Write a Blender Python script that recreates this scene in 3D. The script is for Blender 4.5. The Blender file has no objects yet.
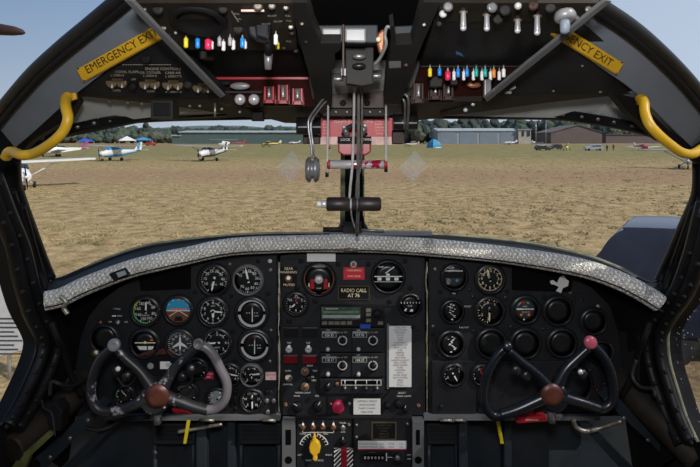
import bpy, bmesh, math, random
from mathutils import Vector, Matrix, noise as mnoise
random.seed(7)
scene = bpy.context.scene
COL = scene.collection
F, HZ, EYE = 500.0, 139.0, 3.2          # focal length in pixels, horizon row, eye height above the airfield

# ------------------------------------------------------------------ camera
cam = bpy.data.cameras.new('camera'); co = bpy.data.objects.new('camera', cam); COL.objects.link(co)
co.location = (0, 0, EYE); co.rotation_euler = (math.pi / 2, 0, 0)
cam.sensor_width = 36; cam.lens = 36 * F / 700; cam.shift_y = -(233.5 - HZ) / 700
cam.clip_start = .05; cam.clip_end = 5000
scene.camera = co
# ------------------------------------------------------------------ sky
w = bpy.data.worlds.new('sky'); scene.world = w; w.use_nodes = True
nt = w.node_tree; nt.nodes.clear()
def wn(t, **k):
    n = nt.nodes.new(t)
    for a, b in k.items(): setattr(n, a, b)
    return n
tc = wn('ShaderNodeTexCoord'); sp = wn('ShaderNodeSeparateXYZ'); nt.links.new(tc.outputs['Generated'], sp.inputs[0])
rz = wn('ShaderNodeValToRGB'); nt.links.new(sp.outputs['Z'], rz.inputs[0])
rz.color_ramp.elements[0].position = 0.0; rz.color_ramp.elements[0].color = (.46, .52, .58, 1)
rz.color_ramp.elements[1].position = .75; rz.color_ramp.elements[1].color = (.09, .18, .40, 1)
e = rz.color_ramp.elements.new(.12); e.color = (.30, .40, .53, 1)
e = rz.color_ramp.elements.new(.28); e.color = (.155, .265, .46, 1)
rx = wn('ShaderNodeMapRange'); nt.links.new(sp.outputs['X'], rx.inputs[0])
rx.inputs[1].default_value = -.7; rx.inputs[2].default_value = .7; rx.inputs[3].default_value = 0; rx.inputs[4].default_value = .8
mx = wn('ShaderNodeMix', data_type='RGBA'); nt.links.new(rx.outputs[0], mx.inputs[0])
nt.links.new(rz.outputs[0], mx.inputs[6]); mx.inputs[7].default_value = (.56, .66, .80, 1)
bg = wn('ShaderNodeBackground'); bg.inputs[1].default_value = 1.0
nt.links.new(mx.outputs[2], bg.inputs[0]); ow = wn('ShaderNodeOutputWorld'); nt.links.new(bg.outputs[0], ow.inputs[0])
# ------------------------------------------------------------------ sun and camera flash
def lamp(name, kind, energy, loc, target=None, direction=None, **k):
    l = bpy.data.lights.new(name, kind); o = bpy.data.objects.new(name, l); COL.objects.link(o)
    l.energy = energy; o.location = loc
    d = Vector(direction) if direction else Vector(target) - Vector(loc)
    o.rotation_euler = d.to_track_quat('-Z', 'Y').to_euler()
    for a, b in k.items(): setattr(l, a, b)
    return o
lamp('sun', 'SUN', 2.9, (0, 0, 30), direction=(-.62, .42, -.66), angle=.009, color=(1, .95, .86))
lamp('camera_flash', 'AREA', 7.0, (.0, -.02, EYE + .13), target=(0, 1.2, EYE - .16), size=.07, color=(1, .98, .96))
scene.view_settings.view_transform = 'Standard'; scene.view_settings.look = 'None'
scene.view_settings.exposure = 0.0; scene.view_settings.gamma = 1.0; scene.view_settings.use_curve_mapping = False

# ------------------------------------------------------------------ materials
MATS = {}
def mat(name, col, rough=.5, metal=0.0, var=.15, scale=12., bump=0., wear=None, wthr=.62, wscale=30., bscale=None, spec=.5, coords='Object'):
    m = bpy.data.materials.new(name); m.use_nodes = True; t = m.node_tree; b = t.nodes['Principled BSDF']
    def N(k): return t.nodes.new(k)
    c = N('ShaderNodeTexCoord'); n = N('ShaderNodeTexNoise'); n.inputs['Scale'].default_value = scale; n.inputs['Detail'].default_value = 5
    t.links.new(c.outputs[coords], n.inputs['Vector'])
    r = N('ShaderNodeValToRGB'); r.color_ramp.elements[0].position = .3; r.color_ramp.elements[1].position = .7
    r.color_ramp.elements[0].color = (*[x * (1 - var) for x in col], 1); r.color_ramp.elements[1].color = (*[min(1, x * (1 + var)) for x in col], 1)
    t.links.new(n.outputs[0], r.inputs[0]); out = r.outputs[0]
    if wear:
        n2 = N('ShaderNodeTexNoise'); n2.inputs['Scale'].default_value = wscale; n2.inputs['Detail'].default_value = 8; n2.inputs['Roughness'].default_value = .7
        t.links.new(c.outputs[coords], n2.inputs['Vector'])
        mr = N('ShaderNodeMapRange'); mr.inputs[1].default_value = wthr; mr.inputs[2].default_value = wthr + .04
        t.links.new(n2.outputs[0], mr.inputs[0]); mix = N('ShaderNodeMix'); mix.data_type = 'RGBA'
        t.links.new(mr.outputs[0], mix.inputs[0]); t.links.new(out, mix.inputs[6]); mix.inputs[7].default_value = (*wear, 1); out = mix.outputs[2]
    t.links.new(out, b.inputs['Base Color'])
    b.inputs['Roughness'].default_value = rough; b.inputs['Metallic'].default_value = metal; b.inputs['Specular IOR Level'].default_value = spec
    if bump:
        n3 = N('ShaderNodeTexNoise'); n3.inputs['Scale'].default_value = bscale or scale * 5; n3.inputs['Detail'].default_value = 3
        t.links.new(c.outputs[coords], n3.inputs['Vector']); bp = N('ShaderNodeBump'); bp.inputs['Strength'].default_value = bump; bp.inputs['Distance'].default_value = .002
        t.links.new(n3.outputs[0], bp.inputs['Height']); t.links.new(bp.outputs[0], b.inputs['Normal'])
    MATS[name] = m; return m
mat('panel_black', (.0095, .0105, .0125), .6, var=.3, scale=25, bump=.25, bscale=300, wear=(.07, .07, .07), wthr=.70, wscale=18, spec=0.3)
mat('panel_plate', (.012, .013, .016), .55, var=.3, scale=20, bump=.2, bscale=300, wear=(.09, .09, .09), wthr=.71, wscale=22, spec=0.3)
mat('black', (.006, .006, .007), .65, var=.3, spec=0.18)
mat('void', (.004, .004, .004), .9, var=.1, spec=0.03)
mat('bezel', (.012, .012, .014), .35, var=.2, wear=(.09, .09, .09), wthr=.66, wscale=45, spec=0.45)
mat('bezel_grey', (.16, .16, .16), .4, var=.2, wear=(.03, .03, .03), wthr=.6, wscale=60)
mat('bezel_white', (.42, .42, .42), .4, var=.15, wear=(.10, .10, .10), wthr=.62, wscale=60)
mat('dial', (.008, .009, .010), .35, var=.1)
mat('dial_grey', (.035, .036, .038), .35, var=.1)
mat('white', (.75, .75, .72), .5, var=.03)
mat('mark', (.66, .66, .64), .5, var=.03)
mat('cream', (.80, .68, .45), .5, var=.05)
mat('text_tan', (.55, .48, .38), .6, var=.05)
mat('green', (.05, .38, .10), .5, var=.05)
mat('yellow_mark', (.65, .45, .04), .5, var=.05)
mat('red', (.34, .012, .022), .35, var=.1)
mat('pink_red', (.42, .02, .07), .35, var=.1)
mat('pink_button', (.36, .07, .10), .3, var=.1)
mat('lever_red', (.85, .03, .12), .3, var=.05)
mat('lever_yellow', (.85, .68, .03), .3, var=.05)
mat('tag_yellow', (.52, .40, .015), .4, var=.1)
mat('lever_blue', (.02, .28, .80), .3, var=.05)
mat('lever_white', (.85, .85, .85), .3, var=.03)
mat('lever_grey', (.38, .36, .40), .35, var=.05)
mat('lever_teal', (.01, .45, .38), .3, var=.05)
mat('lever_orange', (.80, .28, .05), .3, var=.05)
mat('sky_blue', (.03, .28, .50), .4, var=.05)
mat('earth_brown', (.13, .05, .025), .4, var=.1)
mat('orange', (.75, .17, .03), .4, var=.05)
mat('red_lamp', (.13, .006, .012), .25, var=.2)
mat('red_placard', (.52, .02, .035), .45, var=.12, scale=40)
mat('pink_band', (.85, .52, .48), .5, var=.3, scale=60)
mat('dark_red', (.030, .007, .006), .4, var=.3, wear=(.02, .02, .02), wthr=.6, spec=0.3)
mat('brown_black', (.022, .017, .013), .6, var=.4, scale=14, bump=.3, wear=(.085, .07, .055), wthr=.64, wscale=14, spec=0.2)
mat('box_brown', (.035, .016, .012), .5, var=.4, wear=(.10, .05, .04), wthr=.68, spec=0.3)
mat('grey_paint', (.17, .20, .25), .5, var=.12, scale=6, bump=.1, wear=(.05, .055, .06), wthr=.67, wscale=10)
mat('grey_skin', (.42, .44, .44), .6, var=.2, scale=8, bump=.2)
mat('grey_bar', (.12, .125, .13), .45, var=.12, wear=(.30, .30, .30), wthr=.70)
mat('grey_beam', (.020, .026, .033), .5, var=.25, wear=(.12, .11, .10), wthr=.72, spec=0.25)
mat('dark_metal', (.016, .0145, .014), .6, .0, var=.3, wear=(.10, .10, .10), wthr=.68, spec=.25)
mat('frame_black', (.008, .008, .009), .45, var=.4, wear=(.10, .10, .10), wthr=.72, wscale=25, spec=0.25)
mat('worn_bar', (.22, .22, .23), .4, .2, var=.3, wear=(.03, .025, .025), wthr=.63, wscale=30)
mat('steel', (.60, .60, .61), .30, .35, var=.2, scale=40)
mat('steel_dark', (.20, .20, .21), .32, .5, var=.4, scale=40)
mat('screw', (.28, .26, .22), .4, .7, var=.4, scale=80)
mat('copper', (.30, .12, .06), .45, .5, var=.4)
mat('hub_brown', (.085, .026, .018), .4, .1, var=.45, scale=30)
mat('yoke_left', (.017, .017, .020), .42, .1, var=.4, wear=(.34, .31, .33), wthr=.565, wscale=22)
mat('yoke_worn', (.14, .128, .138), .38, .1, var=.3, wear=(.05, .05, .055), wthr=.62, wscale=20)
mat('yoke_right', (.007, .009, .013), .28, .1, var=.3, wear=(.35, .38, .42), wthr=.715, wscale=34)
mat('yellow_paint', (.50, .29, .010), .42, var=.10, wear=(.30, .22, .08), wthr=.66, wscale=26)
mat('exit_yellow', (.72, .42, .02), .5, var=.08, wear=(.45, .27, .03), wthr=.68)
mat('ink', (.012, .012, .010), .6, var=.1)
mat('paper', (.58, .58, .58), .7, var=.06)
mat('paper_ink', (.06, .06, .07), .7, var=.1)
mat('bronze', (.16, .12, .07), .4, .5, var=.3)
mat('handle_worn', (.70, .70, .70), .3, .5, var=.05, wear=(.55, .01, .06), wthr=.53, wscale=40)
mat('lcd', (.05, .07, .06), .15, var=.6, scale=60)
mat('lcd_green', (.10, .17, .10), .3, var=.3, scale=80)
mat('lcd_pale', (.25, .28, .27), .2, var=.2)
mat('blue_tab', (.02, .06, .35), .4, var=.1)
mat('cylinder', (.028, .022, .020), .45, .2, var=.35, wear=(.16, .15, .14), wthr=.70)
mat('wire', (.35, .30, .18), .6, var=.5, scale=60)
mat('seal', (.20, .20, .13), .7, var=.4, scale=30, wear=(.42, .34, .12), wthr=.60, wscale=40)
mat('olive', (.10, .11, .03), .6, var=.5, scale=30)
# woven, stained leather-cloth of the glareshield roll
def weave():
    m = mat('roll_cloth', (.78, .75, .69), .85, var=.25, scale=6, wear=(.50, .48, .46), wthr=.60, wscale=10)
    t = m.node_tree; b = t.nodes['Principled BSDF']; c = [n for n in t.nodes if n.type == 'TEX_COORD'][0]
    mp = t.nodes.new('ShaderNodeMapping'); mp.inputs['Rotation'].default_value = (0, .785, 0); t.links.new(c.outputs['Object'], mp.inputs[0])
    v = t.nodes.new('ShaderNodeTexVoronoi'); v.inputs['Scale'].default_value = 300; t.links.new(mp.outputs[0], v.inputs['Vector'])
    bp = t.nodes.new('ShaderNodeBump'); bp.inputs['Strength'].default_value = 1; bp.inputs['Distance'].default_value = .004
    t.links.new(v.outputs['Distance'], bp.inputs['Height']); t.links.new(bp.outputs[0], b.inputs['Normal'])
    src = b.inputs['Base Color'].links[0].from_socket
    mr = t.nodes.new('ShaderNodeMapRange'); mr.inputs[1].default_value = .1; mr.inputs[2].default_value = .6; mr.inputs[3].default_value = .55; mr.inputs[4].default_value = 1.15
    pr_ = None
    for rot_ in (.6, -.6):
        m2_ = t.nodes.new('ShaderNodeMapping'); m2_.inputs['Rotation'].default_value = (0, rot_, 0); t.links.new(c.outputs['Object'], m2_.inputs[0])
        wv = t.nodes.new('ShaderNodeTexWave'); wv.inputs['Scale'].default_value = 40; wv.inputs['Distortion'].default_value = 2.5; wv.inputs['Detail Scale'].default_value = 3; t.links.new(m2_.outputs[0], wv.inputs[0])
        if pr_ is None: pr_ = wv.outputs['Fac']
        else:
            ad_ = t.nodes.new('ShaderNodeMath'); ad_.operation = 'MULTIPLY'; t.links.new(pr_, ad_.inputs[0]); t.links.new(wv.outputs['Fac'], ad_.inputs[1]); pr_ = ad_.outputs[0]
    mr2 = t.nodes.new('ShaderNodeMapRange'); mr2.inputs[3].default_value = .62; mr2.inputs[4].default_value = 1.25; t.links.new(pr_, mr2.inputs[0])
    m3_ = t.nodes.new('ShaderNodeMix'); m3_.data_type = 'RGBA'; m3_.blend_type = 'MULTIPLY'; m3_.inputs[0].default_value = 1; t.links.new(src, m3_.inputs[6]); t.links.new(mr2.outputs[0], m3_.inputs[7]); src = m3_.outputs[2]
    t.links.new(v.outputs['Distance'], mr.inputs[0])
    mm = t.nodes.new('ShaderNodeMix'); mm.data_type = 'RGBA'; mm.blend_type = 'MULTIPLY'; mm.inputs[0].default_value = 1
    t.links.new(src, mm.inputs[6]); t.links.new(mr.outputs[0], mm.inputs[7]); t.links.new(mm.outputs[2], b.inputs['Base Color'])
weave()
def glassmat(name, tint, gl, dots=None):
    m = bpy.data.materials.new(name); m.use_nodes = True; t = m.node_tree; t.nodes.clear()
    o = t.nodes.new('ShaderNodeOutputMaterial'); a = t.nodes.new('ShaderNodeBsdfTransparent'); a.inputs[0].default_value = (*tint, 1)
    g = t.nodes.new('ShaderNodeBsdfGlossy'); g.inputs['Roughness'].default_value = .03
    x = t.nodes.new('ShaderNodeMixShader'); x.inputs[0].default_value = gl
    t.links.new(a.outputs[0], x.inputs[1]); t.links.new(g.outputs[0], x.inputs[2]); last = x.outputs[0]
    if dots:
        c = t.nodes.new('ShaderNodeTexCoord'); v = t.nodes.new('ShaderNodeTexVoronoi'); v.inputs['Scale'].default_value = 70; t.links.new(c.outputs['Object'], v.inputs[0])
        mr = t.nodes.new('ShaderNodeMapRange'); mr.inputs[1].default_value = .10; mr.inputs[2].default_value = .16; mr.inputs[3].default_value = 1; mr.inputs[4].default_value = 0
        t.links.new(v.outputs['Distance'], mr.inputs[0]); d = t.nodes.new('ShaderNodeBsdfDiffuse'); d.inputs[0].default_value = (.9, .88, .95, 1)
        y = t.nodes.new('ShaderNodeMixShader'); t.links.new(mr.outputs[0], y.inputs[0]); t.links.new(last, y.inputs[1]); t.links.new(d.outputs[0], y.inputs[2]); last = y.outputs[0]
    t.links.new(last, o.inputs[0]); MATS[name] = m
glassmat('glass', (.985, .985, .985), .008)
glassmat('glass_scratched', (.80, .80, .84), .05, dots=True)
# reflections in the panes, painted as a faint pale translucent layer
m = bpy.data.materials.new('painted_reflection'); m.use_nodes = True; t = m.node_tree; t.nodes.clear(); o_ = t.nodes.new('ShaderNodeOutputMaterial')
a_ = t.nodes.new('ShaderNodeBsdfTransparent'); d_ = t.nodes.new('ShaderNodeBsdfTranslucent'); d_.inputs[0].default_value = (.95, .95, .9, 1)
x_ = t.nodes.new('ShaderNodeMixShader'); x_.inputs[0].default_value = .20; t.links.new(a_.outputs[0], x_.inputs[1]); t.links.new(d_.outputs[0], x_.inputs[2]); t.links.new(x_.outputs[0], o_.inputs[0]); MATS['painted_reflection'] = m
# outside
mat('plane_white', (.78, .78, .76), .35, var=.04)
mat('plane_blue', (.03, .25, .55), .35, var=.05)
mat('plane_brown', (.06, .03, .03), .4, var=.2)
mat('plane_red', (.55, .04, .05), .4, var=.1)
mat('plane_yellow', (.72, .58, .12), .4, var=.1)
mat('purple', (.18, .08, .30), .4, var=.1)
mat('grey_wing', (.48, .48, .46), .4, var=.08)
mat('window_dark', (.02, .035, .05), .1, var=.1)
mat('tuft_green', (.26, .25, .11), .95, var=.3, scale=.5)
mat('tuft_tan', (.48, .36, .19), .95, var=.3, scale=.5)
mat('tyre', (.02, .02, .02), .8, var=.1)
mat('hangar_green', (.085, .135, .120), .6, var=.06, scale=.4)
mat('hangar_roof', (.38, .42, .41), .5, var=.08, scale=.2)
mat('hangar_blue', (.20, .25, .29), .6, var=.08, scale=.2)
mat('hangar_grey', (.33, .36, .37), .6, var=.08, scale=.2)
mat('hangar_brown', (.135, .105, .095), .7, var=.08, scale=.2)
mat('cream_wall', (.42, .39, .31), .7, var=.1, scale=.3)
mat('tree_green', (.060, .085, .060), .9, var=.4, scale=.25, bump=.6, bscale=.8)
mat('tree_olive', (.085, .100, .068), .9, var=.4, scale=.25, bump=.6, bscale=.8)
mat('tree_dark', (.050, .064, .056), .9, var=.4, scale=.25, bump=.6, bscale=.8)
mat('bark', (.12, .10, .08), .9, var=.2)
mat('hill_green', (.115, .150, .150), .95, var=.18, scale=.03)
mat('hill_tan', (.30, .24, .17), .95, var=.2, scale=.02)
mat('tent_blue', (.05, .28, .48), .7, var=.1)
mat('tent_royal', (.03, .10, .50), .7, var=.1)
mat('navy', (.013, .023, .052), .22, .1, var=.25, scale=3, wear=(.05, .06, .09), wthr=.70, wscale=8)
mat('silver_car', (.42, .45, .48), .3, .3, var=.05)
mat('black_car', (.03, .035, .045), .25, var=.1)
mat('skin', (.35, .2, .14), .7, var=.05)
def ground_mat():
    m = bpy.data.materials.new('dry_grass'); m.use_nodes = True; t = m.node_tree; b = t.nodes['Principled BSDF']; b.inputs['Roughness'].default_value = .95; b.inputs['Specular IOR Level'].default_value = .1
    N = t.nodes.new; L = t.links.new
    c = N('ShaderNodeNewGeometry'); sx = N('ShaderNodeSeparateXYZ'); L(c.outputs['Position'], sx.inputs[0])
    def noi(s, d=6, st=None, rough=.6):
        n = N('ShaderNodeTexNoise'); n.inputs['Scale'].default_value = s; n.inputs['Detail'].default_value = d; n.inputs['Roughness'].default_value = rough
        if st:
            mp = N('ShaderNodeMapping'); mp.inputs['Scale'].default_value = st; L(c.outputs['Position'], mp.inputs[0]); L(mp.outputs[0], n.inputs['Vector'])
        else: L(c.outputs['Position'], n.inputs['Vector'])
        return n.outputs[0]
    def ramp(src, stops):
        r = N('ShaderNodeValToRGB'); r.color_ramp.elements[0].position = stops[0][0]; r.color_ramp.elements[0].color = (*stops[0][1], 1)
        r.color_ramp.elements[1].position = stops[-1][0]; r.color_ramp.elements[1].color = (*stops[-1][1], 1)
        for p, q in stops[1:-1]:
            e = r.color_ramp.elements.new(p); e.color = (*q, 1)
        L(src, r.inputs[0]); return r.outputs[0]
    def mixc(f, a, b_):
        x = N('ShaderNodeMix'); x.data_type = 'RGBA'
        for s, i in ((f, 0), (a, 6), (b_, 7)):
            if isinstance(s, (float, int)): x.inputs[i].default_value = s
            elif isinstance(s, tuple): x.inputs[i].default_value = (*s, 1)
            else: L(s, x.inputs[i])
        return x.outputs[2]
    def math_(op, a, b_):
        x = N('ShaderNodeMath'); x.operation = op
        for s, i in ((a, 0), (b_, 1)):
            if isinstance(s, (float, int)): x.inputs[i].default_value = s
            else: L(s, x.inputs[i])
        return x.outputs[0]
    base = ramp(noi(1.6, 8), [(.30, (.22, .145, .068)), (.44, (.355, .25, .118)), (.58, (.50, .36, .18)), (.75, (.62, .465, .26))])
    # distance bands: greener turf 70-300 m, bare red track 38-56 m
    g = N('ShaderNodeMapRange'); L(math_('ADD', sx.outputs['Y'], math_('MULTIPLY', noi(.06, 4), 30.)), g.inputs[0])
    g.inputs[1].default_value = 72; g.inputs[2].default_value = 110
    green = ramp(noi(.35, 6), [(.3, (.15, .135, .045)), (.55, (.27, .235, .095)), (.75, (.40, .34, .16))])
    col = mixc(math_('MULTIPLY', g.outputs[0], .85), base, green)
    tr = N('ShaderNodeValToRGB'); y2 = math_('ADD', sx.outputs['Y'], math_('MULTIPLY', noi(.12, 5), 14.)); yy = math_('DIVIDE', y2, 400.)
    L(yy, tr.inputs[0]); cr = tr.color_ramp; cr.elements[0].position = .100; cr.elements[0].color = (0, 0, 0, 1); cr.elements[1].position = 1; cr.elements[1].color = (0, 0, 0, 1)
    for p, q in ((.118, .75), (.138, .75), (.160, 0), (.70, 0), (.73, .9), (.95, .9)):
        e = cr.elements.new(p); e.color = (q, q, q, 1)
    col = mixc(math_('MULTIPLY', tr.outputs[0], .9), col, (.36, .22, .13))
    # green weeds in scattered patches
    wd = N('ShaderNodeMapRange'); L(noi(2.6, 9, (1, .7, 1), .75), wd.inputs[0]); wd.inputs[1].default_value = .56; wd.inputs[2].default_value = .66
    fac = math_('MULTIPLY', wd.outputs[0], math_('MULTIPLY', noi(.25, 3), 1.2))
    col = mixc(fac, col, (.15, .165, .055))
    sp2 = N('ShaderNodeMapRange'); L(noi(12., 6, None, .85), sp2.inputs[0]); sp2.inputs[1].default_value = .36; sp2.inputs[2].default_value = .64; sp2.inputs[3].default_value = .48; sp2.inputs[4].default_value = 1.38
    x = N('ShaderNodeMix'); x.data_type = 'RGBA'; x.blend_type = 'MULTIPLY'; x.inputs[0].default_value = 1; L(col, x.inputs[6]); L(sp2.outputs[0], x.inputs[7])
    L(x.outputs[2], b.inputs['Base Color'])
    bp = N('ShaderNodeBump'); bp.inputs['Strength'].default_value = .5; bp.inputs['Distance'].default_value = .02; L(noi(22., 4, None, .8), bp.inputs['Height']); L(bp.outputs[0], b.inputs['Normal'])
    MATS['dry_grass'] = m
ground_mat()

# ------------------------------------------------------------------ geometry helpers
def P(px, py, Y): return Vector(((px - 350) / F * Y, Y, EYE + (HZ - py) / F * Y))
def G(px, py):
    D = F * EYE / (py - HZ); return Vector(((px - 350) / F * D, D, 0))
def plane_fn(py0, Y0, py1, Y1):                   # depth of the flat surface spanning two pixel rows
    z0 = (HZ - py0) / F * Y0; z1 = (HZ - py1) / F * Y1
    if abs(Y1 - Y0) < 1e-6: return lambda px, py: Y0
    m = (z1 - z0) / (Y1 - Y0); c = z0 - m * Y0
    return lambda px, py: c / ((HZ - py) / F - m)
K = lambda Y: (lambda px, py: Y)
def catmull(pts, n=6):
    out = []; m = len(pts)
    for i in range(m - 1):
        p0 = pts[max(i - 1, 0)]; p1 = pts[i]; p2 = pts[i + 1]; p3 = pts[min(i + 2, m - 1)]
        for j in range(n):
            t = j / n
            out.append(tuple(.5 * (2 * b + (-a + c) * t + (2 * a - 5 * b + 4 * c - d) * t * t + (-a + 3 * b - 3 * c + d) * t ** 3) for a, b, c, d in zip(p0, p1, p2, p3)))
    out.append(tuple(pts[-1])); return out
WORLD = {}
TXT = {}
def glyphs(s):
    if s in TXT: return TXT[s]
    cu = bpy.data.curves.new('t', 'FONT'); cu.body = s; cu.align_x = 'CENTER'; cu.align_y = 'CENTER'; cu.size = 1; cu.offset = 0; cu.resolution_u = 2
    o = bpy.data.objects.new('t', cu); me = o.to_mesh()
    r = ([(v.co.x / .72, v.co.y / .72) for v in me.vertices], [tuple(p.vertices) for p in me.polygons])
    o.to_mesh_clear(); bpy.data.objects.remove(o); bpy.data.curves.remove(cu); TXT[s] = r; return r
class MB:
    def __init__(s, M=None): s.v = []; s.f = []; s.m = []; s.s = []; s.M = M
    def add(s, vs, fs, m, smooth=False):
        n = len(s.v); s.v += [(s.M @ Vector(v)) if s.M else Vector(v) for v in vs]
        for f in fs: s.f.append([i + n for i in f]); s.m.append(m); s.s.append(smooth)
        return s
    def box(s, a, b, m):
        x0, y0, z0 = a; x1, y1, z1 = b
        return s.add([(x0, y0, z0), (x1, y0, z0), (x1, y1, z0), (x0, y1, z0), (x0, y0, z1), (x1, y0, z1), (x1, y1, z1), (x0, y1, z1)],
                     [(0, 3, 2, 1), (4, 5, 6, 7), (0, 1, 5, 4), (1, 2, 6, 5), (2, 3, 7, 6), (3, 0, 4, 7)], m)
    def prism(s, front, off, m):
        n = len(front); off = Vector(off); vs = [Vector(p) for p in front] + [Vector(p) + off for p in front]
        return s.add(vs, [tuple(range(n)), tuple(range(2 * n - 1, n - 1, -1))] + [(i, i + n, (i + 1) % n + n, (i + 1) % n) for i in range(n)], m)
    def plate(s, pts, Yf, th, m, off=None):         # outline on the picture -> solid plate standing on surface Yf
        if not callable(Yf): Yf = K(Yf)
        return s.prism([P(x, y, Yf(x, y)) for x, y in pts], off or (0, th, 0), m)
    def rect(s, x0, y0, x1, y1, Yf, th, m, off=None): return s.plate([(x0, y0), (x1, y0), (x1, y1), (x0, y1)], Yf, th, m, off)
    def flat(s, pts, Yf, eps, m):                   # thin printed or applied marking on a surface
        if not callable(Yf): Yf = K(Yf)
        return s.add([P(x, y, Yf(x, y) - eps) for x, y in pts], [tuple(range(len(pts)))], m)
    def text(s, st, px, py, h, Yf, eps, m, rot=0, sx=1):
        if not callable(Yf): Yf = K(Yf)
        vs, fs = glyphs(st); c, d = math.cos(math.radians(rot)), math.sin(math.radians(rot)); out = []
        for u, v in vs:
            u *= h * sx; v *= -h; x = px + u * c - v * d; y = py + u * d + v * c; out.append(P(x, y, Yf(x, y) - eps))
        return s.add(out, fs, m)
    def tube(s, pts, r, m, seg=10, cap=True, flat=1.0):
        pts = [Vector(p) for p in pts]; n = len(pts); rs = r if isinstance(r, (list, tuple)) else [r] * n; vs = []; up = None
        for i, p in enumerate(pts):
            t = (pts[min(i + 1, n - 1)] - pts[max(i - 1, 0)]).normalized()
            if up is None: up = Vector((0, 0, 1)) if abs(t.z) < .9 else Vector((0, 1, 0))
            a = t.cross(up).normalized(); b = a.cross(t).normalized(); up = b
            for k in range(seg):
                q = 2 * math.pi * k / seg; vs.append(p + (a * math.cos(q) * flat + b * math.sin(q)) * rs[i])
        fs = [(i * seg + k, i * seg + (k + 1) % seg, (i + 1) * seg + (k + 1) % seg, (i + 1) * seg + k) for i in range(n - 1) for k in range(seg)]
        s.add(vs, fs, m, True)
        if cap:
            s.add(vs[:seg], [tuple(range(seg))], m); s.add(vs[-seg:], [tuple(range(seg - 1, -1, -1))], m)
        return s
    def ptube(s, pts, rpx, m, seg=10, n=6):          # pts (px, py, Y), radius in pixels at that depth
        q = catmull([(*p, rp) for p, rp in zip(pts, rpx if isinstance(rpx, (list, tuple)) else [rpx] * len(pts))], n) if n > 1 else [(*p, rpx) for p in pts]
        return s.tube([P(a, b, c) for a, b, c, d in q], [d * c / F for a, b, c, d in q], m, seg)
    def lathe(s, c, axis, prof, m, seg=24, cap=True, smooth=True):
        c = Vector(c); ax = Vector(axis).normalized(); a = ax.orthogonal().normalized(); b = ax.cross(a); vs = []
        for r, h in prof:
            for k in range(seg):
                q = 2 * math.pi * k / seg; vs.append(c + ax * h + (a * math.cos(q) + b * math.sin(q)) * r)
        n = len(prof); fs = [(i * seg + k, i * seg + (k + 1) % seg, (i + 1) * seg + (k + 1) % seg, (i + 1) * seg + k) for i in range(n - 1) for k in range(seg)]
        s.add(vs, fs, m, smooth)
        if cap: s.add(vs[-seg:], [tuple(range(seg))], m); s.add(vs[:seg], [tuple(range(seg))], m)
        return s
    def ball(s, c, r, m, sc=(1, 1, 1), seg=12):
        vs = []; fs = []; rn = seg // 2
        for i in range(rn + 1):
            ph = math.pi * i / rn
            for k in range(seg):
                q = 2 * math.pi * k / seg; vs.append(Vector(c) + Vector((r * sc[0] * math.sin(ph) * math.cos(q), r * sc[1] * math.sin(ph) * math.sin(q), r * sc[2] * math.cos(ph))))
        for i in range(rn):
            for k in range(seg): fs.append((i * seg + k, i * seg + (k + 1) % seg, (i + 1) * seg + (k + 1) % seg, (i + 1) * seg + k))
        return s.add(vs, fs, m, True)
    def loft(s, secs, m, seg=12, p=2.4):            # secs: (x, yc, zc, half width, half height) along local x
        vs = []
        for x, yc, zc, a, b in secs:
            for k in range(seg):
                q = 2 * math.pi * k / seg; cx, sx = math.cos(q), math.sin(q)
                vs.append((x, yc + a * math.copysign(abs(cx) ** (2 / p), cx), zc + b * math.copysign(abs(sx) ** (2 / p), sx)))
        n = len(secs); fs = [(i * seg + k, i * seg + (k + 1) % seg, (i + 1) * seg + (k + 1) % seg, (i + 1) * seg + k) for i in range(n - 1) for k in range(seg)]
        s.add(vs, fs, m, True); s.add(vs[:seg], [tuple(range(seg))], m); s.add(vs[-seg:], [tuple(range(seg))], m); return s
    def build(s, name, parent=None, label=None, cat=None, group=None, kind=None, bevel=0):
        lo = Vector([min(v[i] for v in s.v) for i in range(3)]); hi = Vector([max(v[i] for v in s.v) for i in range(3)]); c = (lo + hi) / 2
        if parent is None: c.z = lo.z
        me = bpy.data.meshes.new(name); bm = bmesh.new(); names = []; bv = [bm.verts.new(v - c) for v in s.v]
        for f, m, sm in zip(s.f, s.m, s.s):
            if m not in names: names.append(m)
            try: q = bm.faces.new([bv[i] for i in f])
            except ValueError: continue
            q.material_index = names.index(m); q.smooth = sm
        bmesh.ops.remove_doubles(bm, verts=bm.verts, dist=1e-6)
        bmesh.ops.recalc_face_normals(bm, faces=bm.faces); bm.to_mesh(me); bm.free()
        for m in names: me.materials.append(MATS[m])
        o = bpy.data.objects.new(name, me); COL.objects.link(o); WORLD[o.name] = c
        if parent: o.parent = parent; o.location = c - WORLD[parent.name]
        else: o.location = c
        if bevel:
            b = o.modifiers.new('bevel', 'BEVEL'); b.width = bevel; b.segments = 2; b.limit_method = 'ANGLE'; b.angle_limit = .7
        return tag(o, label, cat, group, kind)
def tag(o, label=None, cat=None, group=None, kind=None):
    for k, v in (('label', label), ('category', cat), ('group', group), ('kind', kind)):
        if v: o[k] = v
    return o
def thing(name, loc, label=None, cat=None, group=None, kind=None):
    o = bpy.data.objects.new(name, None); COL.objects.link(o); o.location = loc; WORLD[o.name] = Vector(loc); o.empty_display_size = .1
    return tag(o, label, cat, group, kind)
def circ(px, py, r, n=24, a0=0, a1=360): return [(px + r * math.sin(math.radians(a0 + (a1 - a0) * i / n)), py - r * math.cos(math.radians(a0 + (a1 - a0) * i / n))) for i in range(n + (0 if a1 - a0 == 360 else 1))]
def arcband(mb, px, py, r0, r1, a0, a1, Y, eps, m, n=14):
    mb.flat(circ(px, py, r1, n, a0, a1) + circ(px, py, r0, n, a0, a1)[::-1], Y, eps, m)
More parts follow.
